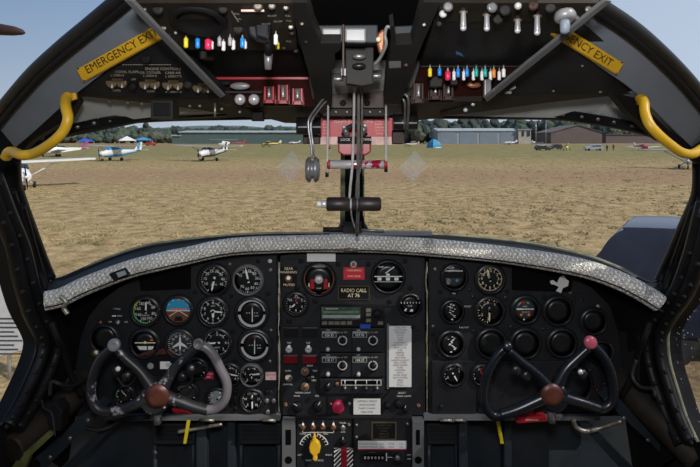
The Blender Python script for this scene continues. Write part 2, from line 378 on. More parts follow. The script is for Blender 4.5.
def hand(mb, px, py, ang, L, wd, Y, eps, m, tail=.25):
    c, s_ = math.sin(math.radians(ang)), -math.cos(math.radians(ang)); nx, ny = -s_, c
    q = [(px - c * L * tail + nx * wd, py - s_ * L * tail + ny * wd), (px + c * L * .8 + nx * wd * .8, py + s_ * L * .8 + ny * wd * .8), (px + c * L, py + s_ * L), (px + c * L * .8 - nx * wd * .8, py + s_ * L * .8 - ny * wd * .8), (px - c * L * tail - nx * wd, py - s_ * L * tail - ny * wd)]
    if not callable(Y): Y = K(Y)
    mb.prism([P(x, y, Y(x, y) - eps) for x, y in q], (0, .0006, 0), m)
def screw(mb, px, py, Y, r=1.2, m='screw'): mb.lathe(P(px, py, Y), (0, -1, 0), [(r * Y / F, 0), (r * Y / F, .0015), (r * .6 * Y / F, .003)], m, 10)
def rect_pts(x0, y0, x1, y1): return [(x0, y0), (x1, y0), (x1, y1), (x0, y1)]

# ================================================================== THE SETTING
mb = MB(); mb.add([(-900, -60, 0), (900, -60, 0), (900, 1500, 0), (-900, 1500, 0)], [(0, 1, 2, 3)], 'dry_grass')
mb.build('ground', kind='structure')
rt = random.Random(4)
for nm_, m_, N_, thr, hh_, lb_ in (('grass_tufts', 'tuft_green', 3400, .0, .07, 'short green weeds growing through the dry field'), ('dry_grass_tufts', 'tuft_tan', 6500, -.25, .07, 'short dry tan grass tufts across the field')):
    mb = MB(); k_ = 0
    while k_ < N_:
        Y_ = 15 + 75 * rt.random() ** 1.5; X_ = rt.uniform(-.75, .75) * Y_
        if .7 * mnoise.noise(Vector((X_ * .16, Y_ * .11, 3))) + .9 * mnoise.noise(Vector((X_ * .9, Y_ * .7, 8))) < thr: continue
        k_ += 1; s_ = rt.uniform(.5, 1.3)
        for b_ in range(4):
            q_ = rt.uniform(0, 6.28); dx, dy = math.cos(q_) * .07 * s_, math.sin(q_) * .07 * s_; ox, oy = X_ + rt.uniform(-.12, .12) * s_, Y_ + rt.uniform(-.12, .12) * s_
            mb.add([(ox - dx * .6, oy - dy * .6, 0), (ox + dx * .6, oy + dy * .6, 0), (ox + dx, oy + dy, hh_ * s_ * rt.uniform(.5, 1))], [(0, 1, 2)], m_)
    mb.build(nm_, label=lb_, cat='grass', kind='stuff')
def hill(name, x0, x1, Y, prof, m, dep=160):
    mb = MB(); vs = []; n = 60
    for j, (dy, f_) in enumerate(((0, 0), (dep * .5, .72), (dep, 1), (dep * 1.6, .8), (dep * 2.2, 0))):
        for i in range(n + 1):
            x = x0 + (x1 - x0) * i / n; h = prof(i / n) + 3.5 * mnoise.noise(Vector((x * .02, j, 5))); vs.append((x, Y + dy, max(-1, h * f_)))
    fs = [(j * (n + 1) + i, j * (n + 1) + i + 1, (j + 1) * (n + 1) + i + 1, (j + 1) * (n + 1) + i) for j in range(4) for i in range(n)]
    mb.add(vs, fs, m, True); return mb.build(name, kind='structure')
hill('hill', -520, 0, 620, lambda t: 11 + 6 * math.sin(t * 3.0), 'hill_tan')
hill('hill', -420, 420, 860, lambda t: 22 + 11 * math.sin(t * 3.1) + 4 * math.sin(t * 13), 'hill_green')
hill('hill', 30, 620, 600, lambda t: 24 + 5 * math.sin(t * 9), 'hill_green')

def Yw(px, py):                                      # the raked, wrapped windshield surface
    t = max(-.3, min(1.2, (235 - py) / 115)); return 1.37 - .22 * t - .18 * ((px - 350) / 335) ** 2
SILL_L = [(51, 279), (58, 279), (68.6, 275.5), (85, 268), (103, 260), (128, 251), (154, 244), (195, 238.5), (240, 234.5), (290, 233), (342, 233)]
SILL_R = [(362, 233), (410, 233.5), (460, 235.7), (528, 242.6), (580, 253), (606, 262), (624.6, 270), (640, 279), (652, 283), (660, 281)]
LEFT_E = [(14, 158), (14.5, 176), (17, 190), (30, 226), (42, 258), (51, 279)]
RIGHT_E = [(660, 281), (664, 272), (676, 245), (688, 218), (697, 197), (699, 180), (699, 164)]
TOP_L = [(14, 158), (34, 147), (60, 137), (86, 130), (110, 125.5), (137, 122), (180, 120), (240, 119), (300, 118), (342, 118)]
TOP_R = [(362, 118), (410, 118), (460, 118), (520, 118.5), (563, 119.5), (590, 123), (614, 127), (640, 132.5), (655, 137.5), (680, 148), (699, 164)]
def wpts(l, dy=0, n=4): return [P(x, y, Yw(x, y) + dy) for x, y in catmull(l, n)]
def riv(mb, l, step=3, r=.0035, m='steel_dark', dY=-.02):
    for x, y in l: mb.lathe(P(x, y, Yw(x, y) + dY), (0, -1, -.2), [(r, 0), (r * .9, .002), (r * .4, .0035)], m, 8)
def windshield(name, sill, edge, top, sgn):
    wd = thing(name, P(350 + sgn * 170, 235, 1.33), kind='structure')
    mb = MB()
    up = [(x, y - 4.5) for x, y in top]
    mb.tube(wpts(up, -.01), .0125, 'frame_black', 8, flat=1.3); mb.tube(wpts(edge, -.01), .013, 'frame_black', 8)
    mb.tube(wpts([(x, y + 3) for x, y in sill], -.0), .012, 'frame_black', 8)
    riv(mb, [(x, y - 5) for x, y in catmull(up, 2)[::1]])
    tt = catmull(top, 3); mb.plate([(x, y - 1) for x, y in tt] + [(x, y - 9.5) for x, y in tt][::-1], lambda a, b: Yw(a, b + 5) - .034, .02, 'frame_black')
    for i in range(2, len(tt) - 1, 2):
        x, y = tt[i]
        if x < 318 or x > 400: mb.lathe(P(x, y - 5.5, Yw(x, y) - .034), (0, -1, -.2), [(.0048, 0), (.0048, .0015), (.002, .004)], 'screw', 8)
    mb.build('window_frame', wd)
    mb = MB(); mb.tube(wpts([(x, y - .5) for x, y in top], .0), .0026, 'seal', 6); mb.tube(wpts(edge, .0), .0026, 'seal', 6); mb.tube(wpts(sill, .0), .0036, 'seal', 6)
    mb.build('window_seal', wd)
    mb = MB(); T = catmull(top, 3); S = catmull(sill, 3); n = 30
    def samp(l, t):
        i = min(int(t * (len(l) - 1)), len(l) - 2); f_ = t * (len(l) - 1) - i; return [l[i][k] * (1 - f_) + l[i + 1][k] * f_ for k in (0, 1)]
    E = catmull(edge, 4)
    if sgn < 0: poly = T + [(342, 233)] + S[::-1] + E[::-1][1:-1]
    else: poly = T[::-1] + S + E[1:-1]
    if sgn > 0: poly = S + E[1:] + T[::-1][1:]
    bm = bmesh.new(); vs = [bm.verts.new((x, y, 0)) for i, (x, y) in enumerate(poly) if i == 0 or (abs(x - poly[i - 1][0]) + abs(y - poly[i - 1][1])) > .5]
    f0 = bm.faces.new(vs); bmesh.ops.triangulate(bm, faces=[f0]); bmesh.ops.subdivide_edges(bm, edges=bm.edges[:], cuts=3)
    bm.verts.index_update(); V = [P(v.co.x, v.co.y, Yw(v.co.x, v.co.y) + .002) for v in bm.verts]
    mb.add(V, [tuple(v.index for v in f_.verts) for f_ in bm.faces], 'glass', True); bm.free()
    mb.build('glass_pane', wd)
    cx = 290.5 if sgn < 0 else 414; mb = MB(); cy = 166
    mb.flat([(cx - 15, cy + 2), (cx + 1, cy - 16), (cx + 14, cy), (cx - 1, cy + 16)], lambda a, b: Yw(a, b) - .006, 0, 'painted_reflection')  # flat diamond painted in place of a reflection in the glass
    mb.build('diamond_reflection', wd, label='faint pale diamond reflection painted on the pane')
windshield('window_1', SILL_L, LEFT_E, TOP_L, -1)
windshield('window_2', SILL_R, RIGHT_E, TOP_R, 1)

# centre post of the windshield
mb = MB(); mb.plate([(341, 110), (364, 110), (363, 215), (366, 226), (372, 236), (334, 236), (340, 226), (342, 215)], lambda x, y: Yw(352, y) - .005, .05, 'frame_black')
mb.plate([(341, 110), (345, 110), (345, 222), (340, 228)], lambda x, y: Yw(352, y) - .012, .01, 'seal')
mb.plate([(361, 110), (364.5, 110), (364.5, 222), (369, 230), (364, 226)], lambda x, y: Yw(352, y) - .012, .01, 'seal')
mb.build('trim_1', kind='structure')

# corner pillars with rivets
def pillar(name, pts, rv, tubes, bars):
    mb = MB(); mb.plate(pts, lambda x, y: Yw(x, y) - .05, .05, 'frame_black', off=(-.05 if pts[0][0] < 300 else .05, .05, 0))
    for x, y in rv: mb.lathe(P(x, y, Yw(x, y) - .05), (0, -1, 0), [(.0036, -.002), (.0036, .001), (.002, .002)], 'steel_dark', 8)
    for tb in tubes: mb.tube([P(x, y, Yw(x, y) - .065) for x, y in catmull(tb, 4)], .007, 'frame_black', 8)
    for tb in bars: mb.tube([P(x, y, Yw(x, y) - .07) for x, y in tb], .004, 'dark_metal', 8)
    mb.build(name, kind='structure')
pillar('trim_2', [(-30, 120), (20, 138), (15, 160), (17, 190), (30, 227), (42, 259), (50, 281), (60, 300), (52, 322), (26, 318), (20, 300), (5, 256), (-12, 210), (-30, 200)],
       [(16, 212), (20, 226), (23, 241), (26, 256), (29, 270), (33, 284), (37, 298), (41, 309), (9, 200), (10, 240), (14, 262), (19, 280), (25, 298)],
       [[(22, 205), (30, 232), (40, 268), (47, 290), (56, 330)], [(12, 190), (20, 215), (30, 250), (38, 290), (44, 330)]], [[(14, 207), (20, 213)]])
pillar('trim_3', [(730, 120), (690, 148), (699, 165), (698, 196), (688, 219), (676, 246), (661, 282), (652, 300), (660, 322), (680, 318), (684, 300), (697, 258), (712, 214), (730, 200)],
       [(690, 226), (687, 240), (683, 254), (679, 268), (675, 282), (671, 296), (668, 308), (696, 230), (693, 248), (688, 265), (684, 282), (678, 300)],
       [[(694, 205), (682, 240), (672, 268), (664, 292), (656, 330)], [(703, 200), (690, 240), (680, 270), (672, 296), (664, 330)]], [[(697, 212), (703, 208)]])

# side walls, pierced by the side windows, at X = +-0.70
for sg, nm, wn_ in ((-1, 'wall_left', 'window_3'), (1, 'wall_right', 'window_4')):
    def Q(px, py, sg=sg, inn=0):                      # px always given for the left side
        Y = (.70 - inn) * F / (350 - px); return P(350 + sg * (350 - px), py, Y)
    hole = catmull([(-22, 170), (-8, 210), (5, 244), (13, 280), (22, 310), (33, 332), (36.5, 344), (32, 362), (20, 390), (10, 410), (0, 426)], 3)
    if sg > 0: hole = catmull([(-20, 200), (-8, 250), (3, 284), (12, 300), (21, 312), (30, 328), (32, 340), (30, 362), (22, 390), (13, 418), (2, 442)], 3)
    mb = MB(); n = len(hole)
    out = [(min(60, hx + 16), hy) if hy < 290 else (60, 296 + (480 - 296) * max(0, hy - 300) / 135) for hx, hy in hole]
    fr = [Q(*p) for p in hole] + [Q(*p) for p in out]; bk = [p + Vector((sg * .03, 0, 0)) for p in fr]
    mb.add(fr + bk, [(i, i + 1, n + i + 1, n + i) for i in range(n - 1)] + [(2 * n + i, 2 * n + i + 1, 3 * n + i + 1, 3 * n + i) for i in range(n - 1)] + [(i, i + 1, 2 * n + i + 1, 2 * n + i) for i in range(n - 1)], 'black')
    lo = [Q(x, y) for x, y in [hole[-1], (60, 480), (96, 480), (96, 640), (-330, 560), (-330, 440)]]
    mb.prism(lo, (sg * .03, 0, 0), 'black')
    mb.build(nm, kind='structure')
    wd = thing(wn_, Q(20, 400), kind='structure')
    mb = MB(); mb.tube([Q(x + 7, y + 1, inn=.012) for x, y in hole], .014, 'frame_black', 8, flat=1.0)
    for x, y in hole[::2]: mb.lathe(Q(x + 7, y + 1, inn=.026), (-sg, -.6, 0), [(.0042, -.002), (.0042, .001), (.002, .002)], 'dark_metal', 8)
    q = [(x + 17 + 4 * math.sin(i / n * 3), y + 3) for i, (x, y) in enumerate(hole)]
    mb.tube([Q(x, y, inn=.02) for x, y in q], .012, 'frame_black', 8)
    for x, y in q[1::2]: mb.lathe(Q(x, y, inn=.033), (-sg, -.6, 0), [(.0042, -.002), (.0042, .001), (.002, .002)], 'dark_metal', 8)
    mb.build('window_frame', wd)
    mb = MB(); mb.tube([Q(x, y, inn=.004) for x, y in hole], .0035, 'seal' if sg > 0 else 'frame_black', 6); mb.build('window_seal', wd)
    mb = MB(); far = [(-330, 240), (-330, 440)]
    mb.prism([Q(x, y, inn=-.012) for x, y in hole + [(-330, 440), (-330, 120), (-60, 150)]], (sg * .003, 0, 0), 'glass' if sg < 0 else 'glass_scratched')
    mb.build('glass_pane', wd)

# front hull below the sill, footwell bulkhead and floor
mb = MB(); sl = catmull(SILL_L, 3) + catmull(SILL_R, 3); n = len(sl)
a = [P(x, y + 3, Yw(x, y) + .004) for x, y in sl]; b = [Vector((p.x, p.y + .06, EYE - 1.25)) for p in a]
mb.add(a + b, [(i, i + 1, n + i + 1, n + i) for i in range(n - 1)], 'void'); a2 = [p + Vector((0, .02, 0)) for p in a]; b2 = [p + Vector((0, .02, 0)) for p in b]
mb.add(a2 + b2, [(i, i + 1, n + i + 1, n + i) for i in range(n - 1)], 'void'); mb.build('wall_front', kind='structure')
mb = MB(); mb.box((-.74, -.6, EYE - 1.27), (.74, 1.45, EYE - 1.24), 'black'); mb.build('floor', kind='structure')

# rear of the cockpit: roof, bulkhead and lower side walls behind the seats
mb = MB(); mb.prism([(-.29, .69, EYE + .228), (.29, .69, EYE + .228), (.42, -.78, EYE + .42), (-.42, -.78, EYE + .42)], (0, 0, .02), 'grey_skin'); mb.build('ceiling', kind='structure')
mb = MB(); mb.box((-.74, -.80, EYE - 1.24), (.74, -.77, EYE + .42), 'black'); mb.build('wall_rear', kind='structure')
for sg, nm in ((-1, 'wall_left'), (1, 'wall_right')):
    mb = MB(); mb.box((sg * .73, -.77, EYE - 1.24), (sg * .70, .50, EYE - .05), 'black'); mb.build(nm, kind='structure')
# ------------------------------------------------------------------ canopy hoop and roof skin
OUT_L = [(-40, 150), (-18, 124), (4, 97), (29, 69), (58, 43), (82, 23.5), (104.6, 5), (125, -12), (150, -30)]
OUT_R = [(555, -30), (585, -12), (608, 5), (630, 19.5), (650, 35), (674, 57), (695, 79), (712, 100), (735, 128)]
mb = MB()
sk = plane_fn(0, .74, 122, 1.13)
L_ = catmull(OUT_L, 6); R_ = catmull(OUT_R, 6)
top = [(14, 158), (34, 144), (60, 134), (86, 127), (110, 122), (137, 118), (180, 116), (240, 115), (342, 114), (460, 114), (563, 115), (590, 118.5), (614, 122.5), (640, 128), (655, 132), (680, 142), (699, 158)]
mb.plate([(-30, 140), (60, 62), (128, 6), (150, -30)] + [(555, -30), (590, 6), (650, 60), (730, 140), (699, 158)] + top[::-1][1:], lambda x, y: min(sk(x, min(y, 122)), Yw(x, y) - .01) if y > 100 else sk(x, y), .012, 'grey_skin', off=(0, .006, .012))
mb.build('ceiling', kind='structure')
hp = plane_fn(0, .66, 150, .98)
def hoop(name, outer, inner, band, sg):
    mb = MB()
    mb.plate(outer + inner[::-1], hp, .02, 'grey_paint', off=(0, .02, .01))
    o2 = catmull(band, 6)
    mb.tube([P(x, y, hp(x, y) - .004) for x, y in o2], .0105, 'frame_black', 8)
    mb.tube([P(x + sg * 5, y + 6, hp(x, y) - .004) for x, y in o2], .006, 'black', 8)
    mb.build(name, kind='structure')
il = [(-40, 200), (5, 156), (30, 135), (52, 115), (75, 94), (150, 38), (190, -30)]
hoop('trim_4', L_, il, [(x + 5, y + 3) for x, y in OUT_L], 1)
ir = [(515, -30), (560, 40), (625, 84), (640, 96), (668, 124), (697, 152), (735, 190)]
hoop('trim_5', R_[::1], ir, [(x - 5, y + 3) for x, y in OUT_R], -1)
# dark rubber strip between hoop and windshield corner
for nm, pts in (('trim_6', [(2, 154), (28, 135), (52, 112), (74, 93), (78, 100), (68, 118), (52, 128), (30, 142), (14, 160)]), ('trim_7', [(612, 92), (636, 98), (664, 126), (699, 154), (699, 160), (684, 148), (660, 140), (640, 122), (628, 112)])):
    mb = MB(); mb.plate(pts, lambda x, y: hp(x, y) + .006, .02, 'black'); mb.build(nm, kind='structure')

# diagonal grey bars of the overhead hatch
BY = plane_fn(0, .56, 122, .92)
mb = MB(); mb.plate([(123, 0), (131, 0), (224, 96), (220, 98.5), (196, 75)], BY, .01, 'grey_bar', off=(.002, .006, .003)); mb.build('trim_8', kind='structure', bevel=.0015)
mb = MB(); mb.plate([(606, 0), (613, 1), (560, 44), (488, 102), (485, 98), (530, 61)], BY, .01, 'grey_bar', off=(-.002, .006, .003)); mb.build('trim_9', kind='structure', bevel=.0015)

# ================================================================== SIDE SWITCH PANELS UNDER THE ROOF
SPL = plane_fn(20, .68, 98, .88)
def toggle(par, px, py, Yf, h=5, tilt=(0, 1), col='steel', nut=2.2, name='toggle_switch', nutc='screw', label=None, r=.8):
    Y = Yf(px, py) if callable(Yf) else Yf; c = P(px, py, Y); mb = MB(); s_ = Y / F
    mb.lathe(c, (0, -1, 0), [(nut * s_, 0), (nut * s_, .002), (nut * .6 * s_, .0035), (nut * .5 * s_, .004)], nutc, 10)
    e_ = P(px + tilt[0] * h, py + tilt[1] * h, Y - .012); mb.tube([c, (c + e_) / 2, e_], [r * .7 * s_, r * .8 * s_, r * 1.25 * s_], col, 8)
    return mb.build(name, par, label)
sp_ = thing('switch_panel', P(150, 98, .88), 'black engine controls switch panel with pairs of small toggles, upper left below the exit sign', 'switch panel')
mb = MB(); mb.plate([(76, 94), (84, 88), (128, 57), (150, 30), (163, 38), (224, 98), (140, 97)], SPL, .02, 'panel_plate', off=(0, .01, .02)); mb.build('face_plate', sp_)
mb = MB(); mb.plate([(76, 94), (140, 97), (224, 98), (250, 112), (262, 118), (240, 117), (200, 110), (150, 103), (104, 98.5), (80, 96)], plane_fn(94, .875, 117, 1.0), .012, 'brown_black', off=(0, .006, .012))
for x, y in ((84, 96), (110, 101), (128, 103), (142, 104), (190, 106), (200, 106), (222, 109), (240, 112)): screw(mb, x, y, .925, 1.5)
mb.build('lower_lip', sp_)
mb = MB()
for x in range(0, 19): mb.flat(rect_pts(122.5 + x * 2.6, 64.3, 124 + x * 2.6, 65.1), SPL, .001, 'text_tan')
for s_, x, y, h in (('ENGINE CONTROLS', 163, 69, 2.7), ('COWL FLAPS', 127, 72, 2.7), ('L OPEN R', 117.5, 75.5, 2.2), ('OIL COOLER', 150, 72.7, 2.5), ('L OPEN R', 150, 76, 2.2), ('CARB AIR', 173, 73, 2.5), ('L DIRECT R', 173.5, 76.5, 2.2),
                    ('OFF', 133.5, 79.5, 2.0), ('CLOSE', 116.5, 90.5, 2.1), ('CLOSE', 151, 91.3, 2.1), ('ALTERNATE', 173.5, 92, 2.1), ('OFF', 205, 92, 2.0)): mb.text(s_, x, y, h, SPL, .0012, 'text_tan', sx=1.05)
mb.build('lettering', sp_)
for i, (cx, cy) in enumerate(((117, 82.5), (150, 83.5), (173, 84.3), (203, 87))):
    mb = MB()
    for k in (-1, 1): mb.lathe(P(cx + k * 5.2, cy, SPL(cx, cy)), (0, -1, -.3), [(.0088, 0), (.0088, .003), (.0075, .004)], 'bronze', 16)
    mb.plate(rect_pts(cx - 5, cy - 4, cx + 5, cy + 4), lambda x, y: SPL(x, y) - .003, .003, 'bronze'); mb.build('switch_plate', sp_)
    for k in (-1, 1): toggle(sp_, cx + k * 5, cy, SPL, h=5 if (i, k) != (0, 1) else 4.6, tilt=(0, 1), nut=1.6)
mb = MB(); mb.lathe(P(133.5, 86.5, SPL(133, 86)), (0, -1, -.3), [(.0075, 0), (.0075, .006), (.004, .009)], 'black', 16); mb.build('knob', sp_)
mb = MB(); mb.lathe(P(188.7, 84.5, SPL(188, 84)), (0, -1, -.3), [(.0075, 0), (.0075, .005), (.004, .009)], 'dark_metal', 16); mb.build('knob', sp_); mb = MB(); mb.lathe(P(146, 59, SPL(146, 59)), (0, -1, -.3), [(.008, 0), (.008, .003), (.005, .005)], 'black', 16); mb.build('knob', sp_)
mb = MB(); mb.plate(rect_pts(150.5, 100, 172.5, 119.5), .86, .035, 'dark_metal'); mb.plate(rect_pts(153, 103, 170, 116), .858, .003, 'black'); mb.build('black_box', sp_, label='square black box hanging under the lip', bevel=.003)
mb = MB(); mb.tube([P(215, 103, .9), P(215, 117, .9)], .0022, 'screw', 8); mb.build('pin', sp_)

sp2 = thing('cover_panel', P(575, 90, .88), 'plain dark cover panel at upper right, below the partly hidden exit sign', 'panel')
mb = MB(); mb.plate([(584, 26), (600, 38), (628, 62), (641, 70), (645, 76), (640, 88), (626, 93), (560, 93), (506, 95), (497, 95), (540, 62)], SPL, .02, 'panel_plate', off=(0, .01, .02)); mb.build('face_plate', sp2)
mb = MB(); mb.plate([(497, 95), (506, 94), (626, 92), (632, 93.5), (600, 97), (545, 103), (480, 112), (440, 116), (470, 106)], plane_fn(94, .875, 117, 1.0), .012, 'brown_black', off=(0, .006, .012)); mb.build('lower_lip', sp2)
mb = MB()
for x, y in ((634, 72), (640, 84), (636, 78), (612, 52), (600, 92), (553, 91), (582, 66)): screw(mb, x, y, SPL(x, y) - .001, 1.3)
mb.build('screws', sp2)
mb = MB(); mb.tube([P(508, 91, .86), P(515, 87, .84)], .0022, 'steel', 8); mb.tube([P(505, 92, .86), P(511, 92.5, .86)], .003, 'steel', 8); mb.build('latch', sp2, label='small bright metal latch')

# exit signs
def exit_sign(quad, label, rot, cx, cy, h):
    t_ = thing('exit_sign', P(cx, cy, SPL(cx, cy)), label, 'sign'); fn = lambda x, y: hp(x, y) - .012
    mb = MB(); mb.plate(quad, fn, .006, 'exit_yellow'); mb.build('sign_plate', t_)
    mb = MB(); mb.text('EMERGENCY EXIT', cx, cy, h, fn, .001, 'ink', rot=rot, sx=.86); mb.build('lettering', t_)
    mb = MB()
    for i in (0, 1): x, y = quad[i]; screw(mb, x * .96 + cx * .04, y * .96 + cy * .04, fn(x, y) - .001, .8, 'dark_metal')
    mb.build('screws', t_)
exit_sign([(76.5, 69.5), (83, 81.5), (165, 36), (158, 24)], 'yellow emergency exit sign running up the left side of the canopy', -29.0, 121.5, 51.2, 8.5)
exit_sign([(617.5, 74.5), (623.5, 63.5), (543, 13), (537, 25)], 'yellow exit sign at upper right, its first letters hidden behind the grey bar', 32.0, 578, 43.0, 8.3)

# yellow grab handles
def handle(pts, r, label, mt):
    t_ = thing('grab_handle', P(pts[-1][0], pts[-1][1], .8), label, 'handle')
    mb = MB(); mb.ptube([(x, y, z) for x, y, z in pts], r, 'yellow_paint', 12, 5); mb.build('grip', t_)
    for (x, y, z) in mt:
        mb = MB(); mb.plate([(x - 5, y - 3), (x + 5, y - 4.5), (x + 6, y + 2), (x - 3, y + 5)], z, .006, 'yellow_paint'); mb.lathe(P(x, y, z), (0, -1, 0), [(.003, 0), (.003, .002), (.001, .003)], 'dark_metal', 8); mb.build('mounting_foot', t_, bevel=.001)
handle([(68, 96, .80), (65.5, 100, .79), (66, 108, .77), (68, 118, .76), (64, 130, .76), (55, 140, .76), (44, 148, .77), (33, 153.5, .78), (22, 155, .78), (14, 152, .80), (9, 152, .81), (6, 157, .82)], 5.0, 'yellow painted curved grab handle at left side of the windshield', [(70, 97, .80), (8, 154.5, .82)])
handle([(640, 98, .80), (644, 103, .78), (645, 113, .77), (650, 125, .76), (660, 136, .76), (672, 146, .77), (682, 152.5, .78), (692, 154, .79), (700, 150, .80), (706, 146, .81)], 4.8, 'yellow painted curved grab handle at right side of the windshield', [(642, 100, .80), (705, 148, .82)])

# ================================================================== GLARESHIELD
ROLL = [(45, 301), (62, 297), (85, 286), (127, 270), (160, 261.5), (188, 255.5), (230, 247), (290, 244), (350, 243.5), (410, 246), (470, 251), (520, 257), (580, 267.5), (620, 281), (650, 297), (660, 304)]
mb = MB(); pts = [P(x, y, 1.165 - .12 * ((x - 350) / 310) ** 2) for x, y in catmull(ROLL, 5)]
mb.tube(pts, [.0200 + .0012 * mnoise.noise(p * 9) for p in pts], 'roll_cloth', 18, flat=1.0)
gr = thing('glareshield_roll', P(350, 255, 1.17), 'long worn grey cloth padded roll along the top of the instrument panel', 'padding')
mb.build('padded_cover', gr)
mb = MB(); q = [P(x, y + 6.5, 1.148 - .12 * ((x - 350) / 310) ** 2) for x, y in catmull(ROLL, 5)]; mb.tube(q, .0016, 'dark_metal', 6); mb.build('seam', gr)
mb = MB(); mb.plate([(109, 274), (123, 269), (128, 275), (114, 281)], 1.06, .012, 'black'); mb.plate([(116, 273), (124, 270.5), (126.5, 274.5), (118.5, 277.5)], 1.058, .003, 'lcd_pale'); mb.build('clip_plate', gr, label='small dark clip with pale window')
mb = MB(); mb.tube([P(344, 250, 1.14), P(358, 250, 1.14)], .004, 'bronze', 8); mb.build('buckle', gr)
mb = MB(); sl2 = catmull(ROLL, 3); n = 40
def samp(l, t):
    i = min(int(t * (len(l) - 1)), len(l) - 2); f_ = t * (len(l) - 1) - i; return [l[i][k] * (1 - f_) + l[i + 1][k] * f_ for k in range(len(l[0]))]
def byx(l, x):
    for (a, b), (c, d) in zip(l, l[1:]):
        if a <= x <= c and c > a: return b + (d - b) * (x - a) / (c - a)
    return l[0][1] if x < l[0][0] else l[-1][1]
SA = SILL_L + SILL_R; fr = []; bk = []
for i in range(n + 1):
    x = 48 + (660 - 48) * i / n; ys = byx(SA, x) + 2; yr = byx(ROLL, x); fr.append(P(x, yr, 1.165 - .12 * ((x - 350) / 310) ** 2)); bk.append(P(x, ys, Yw(x, ys) - .005))
mb.add(fr + bk, [(i, i + 1, n + i + 2, n + i + 1) for i in range(n)], 'black'); d = Vector((0, 0, -.01)); mb.add([p + d for p in fr + bk], [(i, i + 1, n + i + 2, n + i + 1) for i in range(n)], 'black')
mb.build('trim_10', kind='structure')
mb = MB(); mb.ptube([(323, 229.5, 1.2), (343, 229.5, 1.2)], 2.5, 'dark_metal', 8, 1); mb.plate(rect_pts(343, 223, 362, 233), 1.2, .02, 'dark_metal'); mb.ptube([(362, 230, 1.2), (384, 231, 1.2)], 1.5, 'screw', 8, 1)
mb.plate(rect_pts(330, 232, 432, 235.5), 1.21, .02, 'grey_bar'); mb.build('post_bracket', label='dark metal bracket at the foot of the windshield centre post', cat='bracket')

# ================================================================== INSTRUMENT PANELS
YP = 1.20; TOPP = 1.205
def gauge(par, px, py, r, nums=None, a0=-150, a1=150, ticks=0, needles=(), arcs=(), cap=None, ring='bezel', face='dial', label=None, name='gauge', rb=1.15, nh=2.9, extra=None, Y=YP, mk='mark', capdy=.35):
    s_ = Y / F; R = r * s_; mb = MB(); c = P(px, py, Y)
    mb.lathe(c, (0, -1, 0), [(R * rb + .003, 0), (R * rb + .003, .003), (R * rb, .005), (R * 1.02, .009), (R * .97, .008), (R * .95, .002)], ring, 40, cap=False)
    mb.lathe(c, (0, -1, 0), [(R, .0005), (R * .5, .0018), (0.0005, .0018)], face, 40)
    for a in (45, 135, 225, 315): x, y = px + r * rb * 1.12 * math.sin(math.radians(a)), py - r * rb * 1.12 * math.cos(math.radians(a)); screw(mb, x, y, Y, .9, 'dark_metal')
    g = mb.build(name, par, label)
    F_ = Y - .002; mb = MB()
    for i in range(ticks):
        a = a0 + (a1 - a0) * i / max(1, ticks - (0 if abs(a1 - a0) == 360 else 1)); q = math.radians(a); big = i % 5 == 0 if ticks > 20 else i % 2 == 0
        r1 = r * .93; r0 = r * (.78 if big else .85); w_ = .35 if big else .2; c_, d_ = math.sin(q), -math.cos(q)
        mb.flat([(px + c_ * r0 - d_ * w_, py + d_ * r0 + c_ * w_), (px + c_ * r1 - d_ * w_, py + d_ * r1 + c_ * w_), (px + c_ * r1 + d_ * w_, py + d_ * r1 - c_ * w_), (px + c_ * r0 + d_ * w_, py + d_ * r0 - c_ * w_)], F_, .0004, mk)
    if nums:
        for i, s1 in enumerate(nums):
            a = math.radians(a0 + (a1 - a0) * i / (len(nums) - (0 if abs(a1 - a0) == 360 else 1))); mb.text(s1, px + r * .64 * math.sin(a), py - r * .64 * math.cos(a), nh, F_, .0006, mk)
    if cap: mb.text(cap, px, py + r * capdy, 1.6, F_, .0006, mk)
    for (b0, b1, m_) in arcs: arcband(mb, px, py, r * .90, r * .97, b0, b1, F_, .0008, m_)
    if mb.v: mb.build('dial_marks', g)
    for (a, L_n, wd, m_) in needles:
        mb = MB(); hand(mb, px, py, a, r * L_n, wd, F_, .0025, m_); mb.lathe(P(px, py, F_), (0, -1, 0), [(r * .10 * s_, 0), (r * .10 * s_, .004)], 'black', 12); mb.build('needle', g)
    if extra: mb = MB(); extra(mb, F_); mb.build('display', g)
    return g
def knob(par, px, py, r, m='black', h=.01, Y=YP, name='knob', label=None, mark=None, top=None):
    mb = MB(); R = r * Y / F; mb.lathe(P(px, py, Y), (0, -1, 0), [(R, 0), (R, h * .7), (R * .88, h), (.0003, h)], m, 20)
    if top: mb.lathe(P(px, py, Y - h), (0, -1, 0), [(R * .55, 0), (R * .5, .004), (.0003, .005)], top, 14)
    if mark is not None: hand(mb, px, py, mark, r * .9, .35, Y - h, .0005, 'mark', tail=-.1)
    return mb.build(name, par, label)

